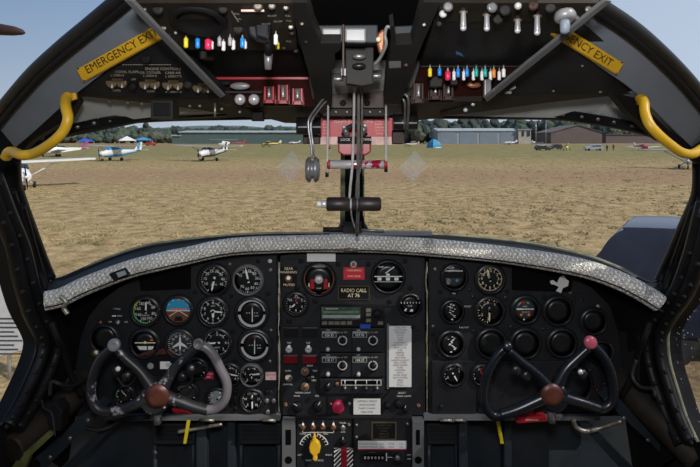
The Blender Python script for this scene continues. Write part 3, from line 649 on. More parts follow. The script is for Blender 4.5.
# --- left panel
lp = thing('instrument_panel', P(180, 416, YP), 'black left instrument panel full of round flight gauges, behind the scuffed yoke', 'instrument panel')
mb = MB(); mb.plate([(78, 416), (75, 395), (76, 365), (80, 340), (88, 318), (100, 302), (120, 287), (150, 272), (186, 260), (277, 251), (277, 416)], TOPP, .03, 'panel_black')
for x, y in ((132, 318), (130, 298), (160, 300), (131, 351), (163, 327), (163, 351), (101, 378), (139, 392), (183, 384)): screw(mb, x, y, TOPP, 1.6, 'dark_metal')
mb.build('panel_board', lp, bevel=.002)
mb = MB(); mb.plate([(191, 263), (276, 257), (276, 414), (190, 414)], YP + .001, .01, 'panel_plate')
for x, y, r_, m_ in ((270, 261, 2.2, 'steel'), (270.5, 270, 2, 'screw'), (230, 264, 1.6, 'screw'), (258, 261, 2.4, 'black'), (231, 296, 2.2, 'black'), (195, 292, 2.4, 'black'), (271, 330, 1.6, 'screw'), (233, 331, 2.2, 'black'), (270, 361, 1.6, 'screw'), (268, 294, 2.2, 'black'), (271, 392, 2, 'dark_metal'), (235, 360, 2, 'black')): screw(mb, x, y, YP, r_, m_)
mb.build('raised_plate', lp, bevel=.002)
mb = MB(); mb.plate([(137, 272), (186, 262), (190, 262), (190, 289), (141, 291)], YP, .006, 'void'); mb.build('empty_recess', lp)
gauge(lp, 214, 279.8, 14, ['35', '40', '45', '', '10', '15', '20', '25', '30'][3:] + ['35', '40', '45'][:3], -150, 120, 28, [(192, .85, 1.0, 'white')], cap='IN HG', label='round gauge with white numerals, needle pointing down')
gauge(lp, 248, 280, 14, ['15', '20', '25', '30', '35', '40', '50', '60', '70'][::1], -60, 220, 30, [(-12, .85, 1.0, 'white')], ring='bezel_grey', rb=1.04, label='round gauge in a thin pale ring, needle pointing up')
gauge(lp, 145.7, 311, 13, ['40', '60', '80', '100', '120', '140', '160', '180'], 20, 330, 34, [(2, .75, .9, 'white')], cap='KNOTS', arcs=[(170, 285, 'green'), (285, 330, 'yellow_mark')], label='airspeed gauge with green and yellow arc')
def att(mb, Y):
    mb.flat(circ(178.5, 310, 12.4, 20, -95, 95), Y, .0006, 'sky_blue'); mb.flat(circ(178.5, 310, 12.4, 20, 95, 265), Y, .0006, 'earth_brown')
    mb.flat(rect_pts(166.5, 310.3, 190.5, 311.2), Y, .001, 'mark')
    for a in (-60, -30, 30, 60): arcband(mb, 178.5, 310, 10, 12, a - 1.5, a + 1.5, Y, .001, 'white', 2)
    mb.flat([(176.8, 298.5), (180.2, 298.5), (178.5, 301.5)], Y, .0012, 'orange'); mb.flat(rect_pts(170, 308.6, 187, 310), Y, .0025, 'orange')
    for d in (-1, 1): mb.flat([(178.5, 311), (178.5 + d * 9, 316.5), (178.5 + d * 9.4, 315.8), (178.5, 310.4)], Y, .0012, 'mark')
    mb.flat([(174, 321), (175.5, 316.5), (181.5, 316.5), (183, 321)], Y, .0014, 'black')
gauge(lp, 178.5, 310, 13, extra=att, label='attitude indicator, blue above and brown below', name='gauge')
gauge(lp, 213, 311.5, 13.5, ['0', '1', '2', '3', '4', '5', '6', '7', '8', '9'], 0, 360, 50, [(95, .75, .8, 'white'), (180, .5, 1.3, 'white')], cap='ALT', capdy=-.4, label='altimeter with two white hands')
def vor(cx, cy, off):
    def f(mb, Y):
        mb.flat(rect_pts(cx - .45 + off, cy - 8, cx + .45 + off, cy + 9), Y, .0012, 'mark'); mb.flat(rect_pts(cx - .5 + off, cy - 8.5, cx + .8 + off, cy - 4.5), Y, .0016, 'copper')
        for k in (-2, -1, 1, 2): mb.flat(circ(cx + k * 2.6, cy, .5, 8), Y, .001, 'mark')
        mb.text('NAV', cx + 4.5, cy + 3, 1.4, Y, .001, 'mark')
        arcband(mb, cx, cy, 11.6, 14.2, -82, 82, Y, .004, 'bezel_white', 20); arcband(mb, cx, cy, 11.6, 14.2, 98, 262, Y, .004, 'bezel_white', 20)
    return f
gauge(lp, 252, 313, 14.5, extra=vor(252, 313, .3), label='round indicator with split thick white ring, upper one')
gauge(lp, 254.8, 345.2, 14.5, extra=vor(254.8, 345.2, -.2), label='round indicator with split thick white ring, lower one')
def turn(cx, cy):
    def f(mb, Y):
        mb.flat(rect_pts(cx - 10.5, cy - .7, cx + 10.5, cy + .3), Y, .001, 'cream'); mb.flat(circ(cx, cy - .5, 1.4, 10), Y, .0014, 'cream'); mb.flat([(cx - 8, cy + 3.2), (cx + 1.8, cy + 3.2), (cx + 1.8, cy + 7), (cx - 5.5, cy + 6.8)], Y, .001, 'mark')
        mb.flat([(cx + 3, cy + 3.2), (cx + 9, cy + 3.2), (cx + 7.5, cy + 6.5), (cx + 3, cy + 7)], Y, .001, 'mark'); mb.flat(rect_pts(cx + 5, cy - 3.5, cx + 8, cy - 2.2), Y, .001, 'orange')
    return f
gauge(lp, 145, 343, 13, extra=turn(145, 343), label='turn indicator with white lower band')
def dg(mb, Y):
    for i in range(36):
        a = i * 10; arcband(mb, 180, 343.5, 10.3 if i % 3 else 9, 12.3, a - 1, a + 1, Y, .001, 'mark', 1)
    for i, s1 in enumerate(['N', '3', '6', 'E', '12', '15', 'S', '21', '24', 'W', '30', '33']): a = math.radians(i * 30); mb.text(s1, 180 + 7.7 * math.sin(a), 343.5 - 7.7 * math.cos(a), 2, Y, .001, 'mark', rot=i * 30)
    mb.flat([(179.3, 337), (180.7, 337), (181, 342), (186.5, 346), (186.5, 347.5), (181, 345.5), (180.7, 350), (179.3, 350), (179, 345.5), (173.5, 347.5), (173.5, 346), (179, 342)], Y, .002, 'mark')
gauge(lp, 180, 343.5, 13, extra=dg, face='dial_grey', label='heading indicator with small white aircraft outline')
gauge(lp, 217, 343, 13.5, ['0', '1', '2', '3', '4', '3', '2', '1'], -90, 270, 40, [(-93, .85, .9, 'white')], cap='RATE', label='climb gauge, needle pointing left')
gauge(lp, 230, 374.5, 10.5, ['0', '1', '2', '3', '4'], -130, 130, 18, [(100, .8, .7, 'white')], nh=2.6, label='small gauge just right of the left yoke grip')
gauge(lp, 251.6, 374.8, 10.5, ['2', '4', '6', '8', '10', '12'], -140, 140, 22, [(85, .8, .7, 'white'), (180, .4, .6, 'white')], nh=2.4, ring='bezel_grey', rb=1.04, label='small gauge in pale ring beside the pink placard')
gauge(lp, 252, 399.8, 10.5, ['5', '10', '15', '20', '25', '30'], -140, 140, 24, [(178, .9, .8, 'white'), (3, .5, .8, 'white')], nh=2.4, label='small gauge in the lower right corner, needle down')
gauge(lp, 217.5, 398.5, 10, ['0', '50', '', '', '100'], -120, 120, 14, [(60, .7, .6, 'white')], face='lcd_pale', nh=2.2, label='small pale-faced gauge behind the yoke grip')
gauge(lp, 125, 395, 9, ticks=14, arcs=[(-110, -30, 'green'), (-30, 10, 'orange')], needles=[(-40, .7, .6, 'mark')], label='small gauge with green and orange arc')
gauge(lp, 197, 368, 9.5, ticks=12, name='gauge'); gauge(lp, 105, 338, 13, name='empty_gauge_hole', face='dial', rb=1.08); gauge(lp, 187, 393, 10, name='gauge', face='dial_grey', ticks=12)
def slip(mb, Y):
    mb.flat(rect_pts(160, 361.5, 170, 369), Y, .003, 'white'); mb.flat(rect_pts(166, 363, 171.5, 367), Y, .0035, 'steel'); mb.flat(circ(150.5, 366, 3.2, 14), Y, .003, 'lcd_pale')
mb = MB(); mb.plate([(140, 356), (176, 356), (182, 362), (182, 372), (172, 376), (146, 376), (138, 370)], YP - .004, .02, 'black'); mb.plate([(148, 351), (168, 349), (176, 354), (140, 356)], YP - .004, .01, 'hub_brown'); slip(mb, YP - .005); mb.build('slip_indicator', lp, label='horizontal slip indicator with bright white window', bevel=.001)
toggle(lp, 118, 322, YP, 1, (0, 1), 'screw', 2.6); knob(lp, 101, 322, 1.6, 'copper', .004); knob(lp, 96.5, 352, 4, 'bronze', .008, label='brass-coloured knob', top='cream'); knob(lp, 93, 371, 2.4, 'red', .006, label='small red knob', name='knob')
mb = MB()
for s1, x, y in (('FUEL PRESS', 117, 316), ('OFF', 110, 322), ('ON', 126, 322), ('T PRESS', 117, 309)): mb.text(s1, x, y, 1.5, TOPP, .0008, 'mark')
mb.flat(rect_pts(112, 315.4, 116, 316.6), YP, .003, 'mark'); mb.build('lettering', lp)
mb = MB(); mb.plate(rect_pts(203.5, 372, 213.5, 379), YP - .002, .003, 'pink_red'); mb.text('CAUTION', 208.5, 374, 1.3, YP - .002, .001, 'white'); mb.text('FUEL', 208.5, 377, 1.3, YP - .002, .001, 'white'); mb.build('red_placard', lp, label='small red placard')
mb = MB(); mb.plate(rect_pts(265.5, 372.5, 276, 380), YP - .002, .003, 'pink_band'); mb.text('NOT IN USE', 270.7, 375, 1.3, YP - .002, .001, 'red'); mb.text('FUEL', 270.7, 378, 1.3, YP - .002, .001, 'red'); mb.build('pink_placard', lp, label='small pink placard')
for x, y, m_ in ((267, 400, 'steel_dark'), (274, 400, 'steel_dark'), (268, 411, 'steel_dark'), (267, 391, 'black'), (236, 391, 'black'), (236, 408, 'black'), (124, 358, 'steel_dark')): knob(lp, x, y, 2.3, m_, .006)
mb = MB(); mb.ptube([(235, 394, YP - .004), (235, 404, YP - .004)], 1.6, 'black', 8, 1); mb.build('slider', lp)

# --- centre panel
cp = thing('instrument_panel', P(352, 416, YP), 'black centre instrument panel with radios, red placard and white checklist', 'instrument panel')
mb = MB(); mb.plate([(280, 416), (280, 256), (300, 252), (404, 252), (425, 256), (425, 416)], TOPP, .03, 'panel_black'); mb.build('panel_board', cp, bevel=.002)
mb = MB(); mb.plate([(283, 326), (283, 260), (422, 260), (422, 330), (412, 330), (403, 320), (398, 306), (320, 306), (310, 318), (305, 326)], YP + .001, .006, 'panel_plate')
for x, y in ((301, 261), (338, 264), (368, 264), (405, 261), (410, 288), (297, 288), (289, 321), (412, 327), (315, 301), (390, 301)): screw(mb, x, y, YP, 2.6, 'black')
mb.build('upper_plate', cp, bevel=.0015)
mb = MB(); mb.plate(rect_pts(281, 267, 297, 287), YP - .001, .002, 'black'); mb.text('GEAR', 288.5, 268.7, 2.6, YP - .001, .0006, 'cream'); mb.text('WARNING', 288.5, 272.3, 2.5, YP - .001, .0006, 'cream'); mb.text('MUTED', 289, 285, 2.5, YP - .001, .0006, 'cream'); mb.build('placard', cp)
toggle(cp, 288.5, 278.5, YP, 1, (0, -.5), 'white', 4, nutc='copper', r=1.6)
def fdir(mb, Y):
    mb.text('POSITION', 319, 266.5, 2, Y, .0008, 'mark'); mb.text('FLAP', 319, 288.5, 1.5, Y, .0008, 'mark')
    arcband(mb, 319, 279, 14.2, 14.8, -170, 170, Y, .0008, 'copper', 24)
    for d in (-1, 1):
        mb.flat([(319 + d * 5.5, 279), (319 + d * 8, 279), (319 + d * 9, 289), (319 + d * 4.5, 289)], Y, .002, 'red'); mb.flat(circ(319 + d * 6.6, 281, 2.2, 12), Y, .004, 'red'); mb.flat(rect_pts(319 + d * 10 - .5, 283, 319 + d * 10 + .5, 287), Y, .001, 'mark')
gauge(cp, 319, 279, 15.5, extra=fdir, label='round indicator with two red pointers and bright centre', rb=1.06)
knob(cp, 319, 278.5, 4.2, 'steel', .014, top='white', name='knob', label='bright centre knob')
knob(cp, 353.5, 264, 3.3, 'steel', .006, top='copper')
mb = MB(); mb.plate(rect_pts(343.5, 267.5, 364.5, 279.5), YP - .002, .003, 'red_placard'); mb.text('UNDERCARRIAGE', 354, 270.5, 1.7, YP - .002, .0008, 'cream', sx=.8); mb.text('MAIN GEAR', 354, 276.3, 1.8, YP - .002, .0008, 'cream'); mb.build('red_placard', cp, label='bright red placard')
def ind(mb, Y):
    mb.text('FLAP', 381, 267, 1.8, Y, .0008, 'white'); mb.flat(rect_pts(374.5, 276, 402, 277), Y, .001, 'mark')
    for k in (-8.5, 0, 8.5): mb.flat(rect_pts(388 + k - 2, 277.5, 388 + k + 2, 280.5), Y, .001, 'mark')
    mb.flat(circ(388, 275.5, 2, 12, -90, 90), Y, .0012, 'mark'); mb.flat([(385, 273), (394, 266.5), (394.6, 267), (386, 273.6)], Y, .001, 'mark')
    mb.flat(rect_pts(374.5, 281.5, 402, 282), Y, .001, 'mark')
gauge(cp, 388, 276.5, 15.5, extra=ind, rb=1.06, label='round gear position indicator with white bars')
gauge(cp, 296, 303.5, 10.5, ['12', '2', '4', '6', '8', '10'], 0, 360, 24, [(5, .75, .8, 'red'), (-130, .6, .8, 'white'), (0, .4, .7, 'white')], nh=2.6, label='small clock with a red hand')
def fl(mb, Y):
    mb.flat(rect_pts(408, 293.5, 413, 295.5), Y, .001, 'red'); mb.flat([(404, 311), (405.5, 308.5), (407, 308.5), (406, 311)], Y, .001, 'white'); mb.flat([(409.5, 311.5), (411, 309), (413, 309.5), (413, 311.5)], Y, .001, 'white')
    for k in range(7): mb.flat(rect_pts(401 + k * 3, 302 - abs(k - 3) * .0, 401.6 + k * 3, 303.5), Y, .001, 'mark')
    mb.text('FLAP', 410, 306, 1.5, Y, .001, 'mark')
gauge(cp, 410, 304.5, 10.5, extra=fl, rb=1.08, arcs=[(-60, -20, 'mark'), (20, 60, 'mark')], label='small gauge with red mark and two white pointers')
mb = MB(); mb.plate(rect_pts(338, 286, 369.5, 299.5), YP - .003, .004, 'bronze'); mb.plate(rect_pts(338.6, 286.6, 368.9, 298.9), YP - .004, .002, 'black'); mb.text('RADIO CALL', 353.7, 290.6, 3.7, YP - .004, .0008, 'cream', sx=.88); mb.text('AT 76', 353.7, 295.6, 3.7, YP - .004, .0008, 'cream', sx=.92); mb.build('call_sign_plate', cp, label='black call sign plate with cream letters')
# gps receiver
mb = MB(); mb.plate(rect_pts(320, 305.5, 384.5, 327), YP - .006, .03, 'black'); g = mb.build('radio', cp, label='wide receiver with a long pale green display', bevel=.0012)
mb = MB(); mb.plate(rect_pts(321.5, 307, 360.5, 319.5), YP - .007, .002, 'lcd'); mb.flat(rect_pts(323, 311, 359, 313.2), YP - .0071, .0005, 'lcd_green'); mb.flat(rect_pts(322.5, 315, 360, 318), YP - .0071, .0005, 'lcd_pale'); mb.text('NAVIGATOR', 332, 308.8, 1.5, YP - .007, .001, 'white'); mb.build('display', g)
knob(g, 377, 313, 4.2, 'black', .012, YP - .006)
for x in (324.5, 331, 337, 343.2, 349.5, 380.5): mb = MB(); mb.plate(rect_pts(x - 2.6, 321.5, x + 2.6, 324.7), YP - .009, .003, 'screw'); mb.build('button', g)
for y in (310, 314.5, 320.3): mb = MB(); mb.plate(rect_pts(366, y - 1.5, 371, y + 1.8), YP - .009, .003, 'screw'); mb.build('button', g)
mb = MB(); mb.plate(rect_pts(360, 324.5, 370.5, 328.6), YP - .012, .003, 'blue_tab'); mb.build('blue_tab', cp, label='blue tab')
freq = {(0, 0): '126.35', (1, 0): '107.95', (0, 1): '118.17', (1, 1): '108.25'}
for j in (0, 1):
    y0 = 328.5 + j * 25
    mb = MB(); mb.plate(rect_pts(320, y0, 384.5, y0 + 23.5), YP - .004, .03, 'panel_plate'); mb.plate(rect_pts(351.6, y0 + 1, 352.4, y0 + 23), YP - .006, .003, 'black'); g = mb.build('radio', cp, label='twin tuning radio with two number windows, %s of two' % ('upper', 'lower')[j], bevel=.0012)
    for i in (0, 1):
        x0 = 322 + i * 30.5
        mb = MB(); mb.plate(rect_pts(x0, y0 + 3, x0 + 14.5, y0 + 9), YP - .005, .002, 'lcd_pale'); mb.plate(rect_pts(x0 + .8, y0 + 5.2, x0 + 13.7, y0 + 8.4), YP - .0055, .001, 'black'); mb.text(freq[(i, j)], x0 + 7.2, y0 + 6.8, 2.5, YP - .0055, .0006, 'white'); mb.build('display', g)
        kb = knob(g, x0 + 20.5, y0 + 12, 4.6, 'bezel', .012, YP - .004); mb = MB(); arcband(mb, x0 + 20.5, y0 + 12, 3.6, 4.8, 0, 360, YP - .016, .0005, 'bezel_white', 24); mb.lathe(P(x0 + 20.5, y0 + 12, YP - .016), (0, -1, 0), [(.0055, 0), (.005, .007), (.0003, .008)], 'black', 14); mb.build('knob_ring', g)
        knob(g, x0 + 6, y0 + 20, 2, 'bezel_white', .007, YP - .004)
        mb = MB(); mb.text('COM' if i == 0 else 'NAV', x0 + 6, y0 + 1.7, 1.3, YP - .004, .0008, 'mark'); mb.text('VOL  SQ  TEST', x0 + 20, y0 + 4, 1.2, YP - .004, .0008, 'text_tan'); mb.build('lettering', g)
mb = MB(); mb.plate(rect_pts(320, 379, 384.5, 394), YP - .004, .03, 'panel_plate'); g = mb.build('audio_selector', cp, label='audio selector with four small knobs under a slot', bevel=.0012)
mb = MB(); mb.plate(rect_pts(341, 379.7, 381.5, 385.6), YP - .0045, .002, 'bezel_white'); mb.plate(rect_pts(342, 380.7, 380.5, 384.6), YP - .005, .002, 'void'); mb.build('slot', g)
for x in (345, 355.5, 366.5, 377): mb = MB(); mb.tube([P(x, 380, YP - .008), P(x, 388, YP - .010)], .0010, 'steel', 6); mb.lathe(P(x, 387.5, YP - .005), (0, -1, 0), [(.0035, 0), (.0035, .005), (.001, .007)], 'screw', 10); mb.build('lever_knob', g)
knob(g, 328, 386, 3.5, 'black', .01, YP - .004, mark=30); knob(g, 337, 383.5, 1.8, 'copper', .004, YP - .004)
# left column: annunciators and toggles
for x, y, m_, lb in ((290.5, 332.5, 'black', None), (309.5, 332.5, 'black', None), (290.5, 359.7, 'red_lamp', 'left dark red warning lamp'), (309.5, 359.7, 'red_lamp', 'right dark red warning lamp')):
    mb = MB(); mb.plate(rect_pts(x - 7.8, y - 4.8, x + 7.8, y + 4.8), YP - .001, .004, 'bezel'); mb.plate(rect_pts(x - 6.8, y - 3.8, x + 6.8, y + 3.8), YP - .004, .004, m_); mb.build('warning_lamp' if lb else 'blank_cover', cp, lb, bevel=.0008)
for x, y in ((289, 349.5), (308.5, 349.5)): toggle(cp, x, y, TOPP, 3, (0, -1), 'white', 3.6, nutc='steel', r=1.3)
for x, y in ((305, 370.5), (305, 386)): knob(cp, x, y, 4.3, 'screw', .008, TOPP, top='copper')
toggle(cp, 289, 378, TOPP, 2, (-1, -.3), 'cream', 4.2, nutc='screw', r=1.6); knob(cp, 309, 378, 3, 'black', .008, TOPP)
mb = MB()
for s1, x, y in (('TRIP', 289, 343), ('TRIP', 308, 343), ('RESET', 310, 365.8), ('TEST', 315, 371), ('TURN', 288, 371), ('FIRE', 312, 377), ('TEST', 314, 380.5), ('NORMAL', 288, 384.5)): mb.text(s1, x, y, 1.7, TOPP, .0008, 'mark')
mb.build('lettering', cp)
# lower plates
mb = MB(); mb.plate([(283, 415), (283, 391), (314, 391), (325, 400), (327, 415)], YP - .002, .006, 'panel_plate'); mb.text('PASSING LIGHT', 303, 392.8, 1.6, YP - .002, .0008, 'mark'); mb.text('PANEL', 297, 396, 1.6, YP - .002, .0008, 'mark'); mb.text('RED', 317, 396, 1.6, YP - .002, .0008, 'mark'); screw(mb, 286, 404, YP - .002, 1.8, 'copper'); screw(mb, 308, 400, YP - .002, 2.4, 'black'); g = mb.build('dimmer_plate', cp, bevel=.001)
knob(g, 297.5, 406, 5.2, 'black', .010, YP - .002, mark=-60); knob(g, 318, 405.5, 5.2, 'black', .010, YP - .002, mark=30)
mb = MB(); mb.plate(rect_pts(328, 397, 353, 415), YP - .001, .005, 'panel_plate'); screw(mb, 331, 404, YP - .001, 1.5, 'copper'); screw(mb, 349.5, 403.5, YP - .001, 1.8, 'screw'); mb.build('button_plate', cp)
knob(cp, 338.2, 405.5, 6.3, 'pink_red', .012, YP - .001, name='push_button', label='large round red push button')
mb = MB(); mb.plate([(383, 415), (382, 400), (390, 391), (422, 391), (422, 415)], YP - .002, .006, 'panel_plate'); mb.text('SELECT', 402, 393, 1.7, YP - .002, .0008, 'mark'); mb.text('PANEL LIGHTS', 404, 396.2, 1.6, YP - .002, .0008, 'mark'); screw(mb, 418.5, 405, YP - .002, 1.8, 'copper'); g = mb.build('dimmer_plate', cp, bevel=.001)
knob(g, 387, 404.5, 3.2, 'black', .010, YP - .002); knob(g, 398, 403, 4, 'black', .010, YP - .002); knob(g, 405, 408, 3, 'black', .012, YP - .002, mark=20)
# checklist and cards on the panel
def card(name, quad, lines, lab, cat, Y, h=1.6, mpaper='paper', seed=1):
    t_ = thing(name, P(quad[2][0], quad[2][1], Y), lab, cat); mb = MB(); mb.plate(quad, Y, .0008, mpaper); mb.build('sheet', t_)
    if lines:
        mb = MB(); x0, y0 = quad[0]; x1, y1 = quad[2]; n = len(lines)
        for i, s1 in enumerate(lines): mb.text(s1, (x0 + x1) / 2, y0 + (i + .7) * (y1 - y0) / (n + .4), h, Y, .0006, 'paper_ink')
        mb.build('printed_text', t_)
CHK = ['TAKE OFF', 'FUEL PUMPS', 'MIXTURE', 'PITCH', 'FLAPS', 'TRIM', 'CONTROLS', 'PRE TAKE OFF', 'GEAR LOCK', 'FUEL', 'BRAKES', 'CRUISE', 'MIXTURES', 'LANDING LIGHT', 'FUEL PUMPS', 'GEAR DOWN', 'FLAPS', 'LANDING', 'PITCH', 'AFTER LAND', 'SHUT DOWN', 'GEAR', 'FLAPS', 'PITCH']
card('checklist_card', [(389, 326), (411.5, 326), (411.5, 387), (389, 387)], CHK, 'tall white printed checklist on the centre panel, right of the radios', 'checklist', YP - .003, 1.7)
mb = MB(); mb.plate([(387, 324), (389, 324), (389, 389), (387, 389)], YP - .001, .004, 'grey_bar'); mb.build('card_holder', cp)
card('note_card', [(353.5, 398.8), (380.5, 398.8), (380.5, 414.5), (353.5, 414.5)], ['LIMITING SPEEDS', 'GEAR DOWN', 'FLAPS DOWN', 'MAX DIVE'], 'white printed card beside the round red push button', 'card', YP - .008, 1.9)
card('paper_tab', [(307, 253), (335.5, 253), (335.5, 261.5), (307, 261.5)], None, 'blank white paper tab under the roll, above the gauge with red pointers', 'paper', YP - .004)

# --- right panel
rp = thing('instrument_panel', P(530, 416, YP), 'black right instrument panel with dark empty gauge holes, behind the glossy yoke', 'instrument panel')
mb = MB(); mb.plate([(429, 416), (429, 256), (500, 259), (560, 270), (592, 288), (610, 306), (618, 330), (621, 360), (620, 395), (616, 416)], TOPP, .03, 'panel_black')
for x, y, r_, m_ in ((435, 269, 1.8, 'screw'), (433, 326, 1.7, 'screw'), (440, 292, 2.2, 'black'), (470, 290, 2, 'bezel'), (473, 297, 2.2, 'bezel'), (507, 291, 2.2, 'black'), (506, 298, 2.6, 'bezel'), (544, 297, 2.2, 'black'), (511, 327, 2.4, 'bezel'), (474, 331, 2, 'bezel'), (433, 334, 2.2, 'black'), (543, 329, 2.2, 'bezel'), (575, 355, 2, 'bezel'), (598, 306, 2, 'screw'), (570, 292, 1.8, 'screw'), (436, 355, 2, 'black'), (604, 330, 2, 'bezel')): screw(mb, x, y, TOPP, r_, m_)
mb.build('panel_board', rp, bevel=.002)
mb = MB(); mb.plate(rect_pts(432, 361, 476, 414), YP, .006, 'panel_plate'); mb.plate(rect_pts(478, 361, 600, 414), YP + .001, .005, 'panel_plate'); mb.build('lower_plate', rp, bevel=.001)
def lcdg(mb, Y):
    mb.text('TEMP', 451, 268, 2, Y, .0008, 'mark'); mb.flat(rect_pts(444, 270.5, 463, 271.3), Y, .001, 'mark'); mb.flat(rect_pts(444.5, 272, 462.5, 278), Y, .0006, 'black'); mb.flat(circ(457, 280.5, 1.4, 10), Y, .001, 'sky_blue')
    for k, s1 in enumerate(('OIL', 'CHT', 'EGT')): mb.text(s1, 448.5, 279.5 + k * 2, 1.5, Y, .001, 'mark')
gauge(rp, 454, 277, 12, extra=lcdg, face='dial_grey', ring='bezel_white' if 0 else 'bezel', rb=1.1, label='dark gauge with a square display and a blue dot')
gauge(rp, 490, 279, 13, ['12', '1', '2', '3', '4', '5', '6', '7', '8', '9', '10', '11'], 0, 360, 60, [(-15, .8, .8, 'cream'), (-25, .5, 1, 'cream')], mk='cream', nh=2.8, label='clock with cream numerals')
mb = MB(); mb.plate([(513, 266), (548, 268), (573, 280), (571, 292), (513, 290)], YP - .003, .008, 'void'); mb.plate([(550, 281), (553, 280), (557, 283), (560, 277), (564, 275), (566, 279), (569, 281), (568, 286), (563, 288), (561, 293), (556, 291), (559, 287), (555, 285), (551, 284)], YP - .0045, .001, 'paper'); mb.build('black_cover', rp, label='flat black cover with torn cream sticker')
def marksg(cx, cy, seed):
    def f(mb, Y):
        rr = random.Random(seed); mb.flat(rect_pts(cx - 4, cy - 8, cx + 4.5, cy + 7), Y, .0006, 'black')
        for k in range(12): x, y = cx + rr.uniform(-3.5, 3), cy - 7 + k * 1.15; mb.flat([(x, y), (x + rr.uniform(1, 3), y + rr.uniform(-.8, .8)), (x + 2, y + .8), (x, y + .7)], Y, .001, 'mark')
        mb.flat([(cx - 1.5, cy + 8.5), (cx + 1, cy + 7.6), (cx + 1, cy + 9.2)], Y, .001, 'white')
    return f
gauge(rp, 452, 311, 10.5, extra=marksg(452, 311, 3), rb=1.12, label='small gauge with jumbled white marks, upper one')
gauge(rp, 451, 343.5, 12, extra=marksg(451, 343.5, 5), rb=1.16, label='gauge with jumbled white marks, lower one')
gauge(rp, 489.5, 311, 13, ['3', '2', '1', '0', '1'], 190, 400, 16, [(180, .85, .8, 'cream'), (0, .3, 1, 'cream')], mk='cream', label='gauge with faded cream scale on its left half')
def orange_g(mb, Y):
    mb.flat(rect_pts(522, 301.5, 525, 304), Y, .001, 'red'); mb.flat(rect_pts(527, 302, 529, 304), Y, .001, 'green'); mb.flat(rect_pts(516.5, 308.6, 534, 309.6), Y, .001, 'mark'); mb.flat(rect_pts(516.5, 308.4, 523, 309.8), Y, .0012, 'white')
    mb.text('FUEL', 525, 306.5, 1.5, Y, .001, 'mark'); mb.text('BOOST', 526, 312.3, 1.7, Y, .001, 'text_tan')
    for d in (-3.8, 3.8): mb.flat(circ(525 + d, 314.8, 1.3, 10), Y, .001, 'orange')
    mb.flat(circ(524, 319.5, .9, 8), Y, .001, 'white')
gauge(rp, 525, 309.5, 12.5, extra=orange_g, face='dial_grey', label='gauge with two orange dots')
for x, y, r_ in ((557.6, 310.4, 13.5), (490.7, 343, 14), (525, 343, 14), (561.4, 342.5, 13.5), (593, 321, 12), (600, 352, 11)): gauge(rp, x, y, r_, name='empty_gauge_hole', face='dial', ring='bezel', rb=1.1)
gauge(rp, 453.5, 374.5, 10, ['0', '1', '2'], -120, 60, 12, [(150, .8, .8, 'white')], nh=2.4, label='small gauge above the left grip of the right yoke')
gauge(rp, 482, 374.5, 9.5, ['', '5', '10'], -120, 60, 12, [(-20, .7, .7, 'red')], arcs=[(-100, -20, 'green'), (-20, 30, 'orange')], nh=2.2, label='small gauge with coloured arc behind the right yoke')
gauge(rp, 573, 384, 18, name='empty_gauge_hole', face='panel_plate', rb=1.06)
for x, y, s1 in ((466.5, 306.5, 'L BOOST'), (464, 327.5, 'R BOOST'), (454, 293.5, 'OIL')): mb = MB(); mb.plate(rect_pts(x - 4, y - 1.4, x + 4, y + 1.4), TOPP - .001, .002, 'black'); mb.text(s1, x, y, 1.7, TOPP - .001, .0006, 'mark'); mb.build('label_strip', rp)
mb = MB(); mb.plate(rect_pts(576, 294, 586, 307), TOPP - .002, .004, 'panel_plate'); mb.build('switch_plate', rp); toggle(rp, 581, 300, TOPP - .002, 1.5, (0, 1), 'dark_metal', 2.6, nutc='dark_metal')
for x, y in ((482, 403), (441, 406), (590, 370), (597, 390), (604, 384)): knob(rp, x, y, 2.2, 'dark_metal' if x < 590 else 'dark_red', .005)
# wires in the gaps between the panels
for i, (xa, sd) in enumerate(((278.6, 1), (427.2, 2))):
    rr = random.Random(sd); t_ = thing('wire_bundle', P(xa, 414, 1.23), ('tangled pale wires in the gap between left and centre panels', 'tangled pale wires in the gap between centre and right panels')[i], 'wires')
    for k in range(4):
        mb = MB(); mb.ptube([(xa + rr.uniform(-1.6, 1.6), 262 + j * 19, 1.222 + rr.uniform(0, .01)) for j in range(9)], .55, 'wire' if k % 2 else 'mark', 6, 3); mb.build('wire', t_)
mb = MB(); mb.plate([(60, 416), (60, 304), (100, 291), (160, 270), (230, 256), (350, 252), (470, 259), (560, 271), (610, 290), (645, 310), (645, 416)], 1.25, .01, 'void'); mb.build('wall_front', kind='structure')

# ================================================================== PEDESTAL
YD = 1.192
pd = thing('pedestal', P(352, 470, YD), 'black centre pedestal below the radios with yellow fuel selector and data plate', 'pedestal')
mb = MB(); mb.plate(rect_pts(281, 418, 423, 560), YD + .006, .25, 'black'); mb.build('pedestal_body', pd, bevel=.002)
mb = MB(); mb.rect(296, 416.5, 412, 418.5, YD - .004, .012, 'dark_metal'); mb.build('top_rail', pd)
mb = MB(); mb.rect(297, 419, 351.5, 500, YD, .006, 'panel_plate')
for x, y in ((349, 424), (300, 425)): screw(mb, x, y, YD, 1.6)
arcband(mb, 314, 448, 14, 15, -75, -15, YD, .0008, 'mark', 10); arcband(mb, 314, 448, 14, 15, 15, 75, YD, .0008, 'mark', 10)
for a in (-75, -60, -45, -30, -15, 15, 30, 45, 60, 75): arcband(mb, 314, 448, 11.5, 14.5, a - 1.3, a + 1.3, YD, .0009, 'mark', 1)
for s1, x, y in (('OFF', 313, 437), ('TANK', 303, 434), ('ENG', 326, 434), ('LEFT', 300, 455), ('RIGHT', 329, 455), ('RIGHT', 309, 460.5), ('CROSS', 320, 460.5), ('MOD CHANGE', 318, 432.5), ('PANEL', 343, 423), ('AUX', 343, 432), ('1', 303, 422), ('2', 313, 422), ('3', 323, 422), ('4', 333.5, 422)): mb.text(s1, x, y, 1.7, YD, .0009, 'mark')
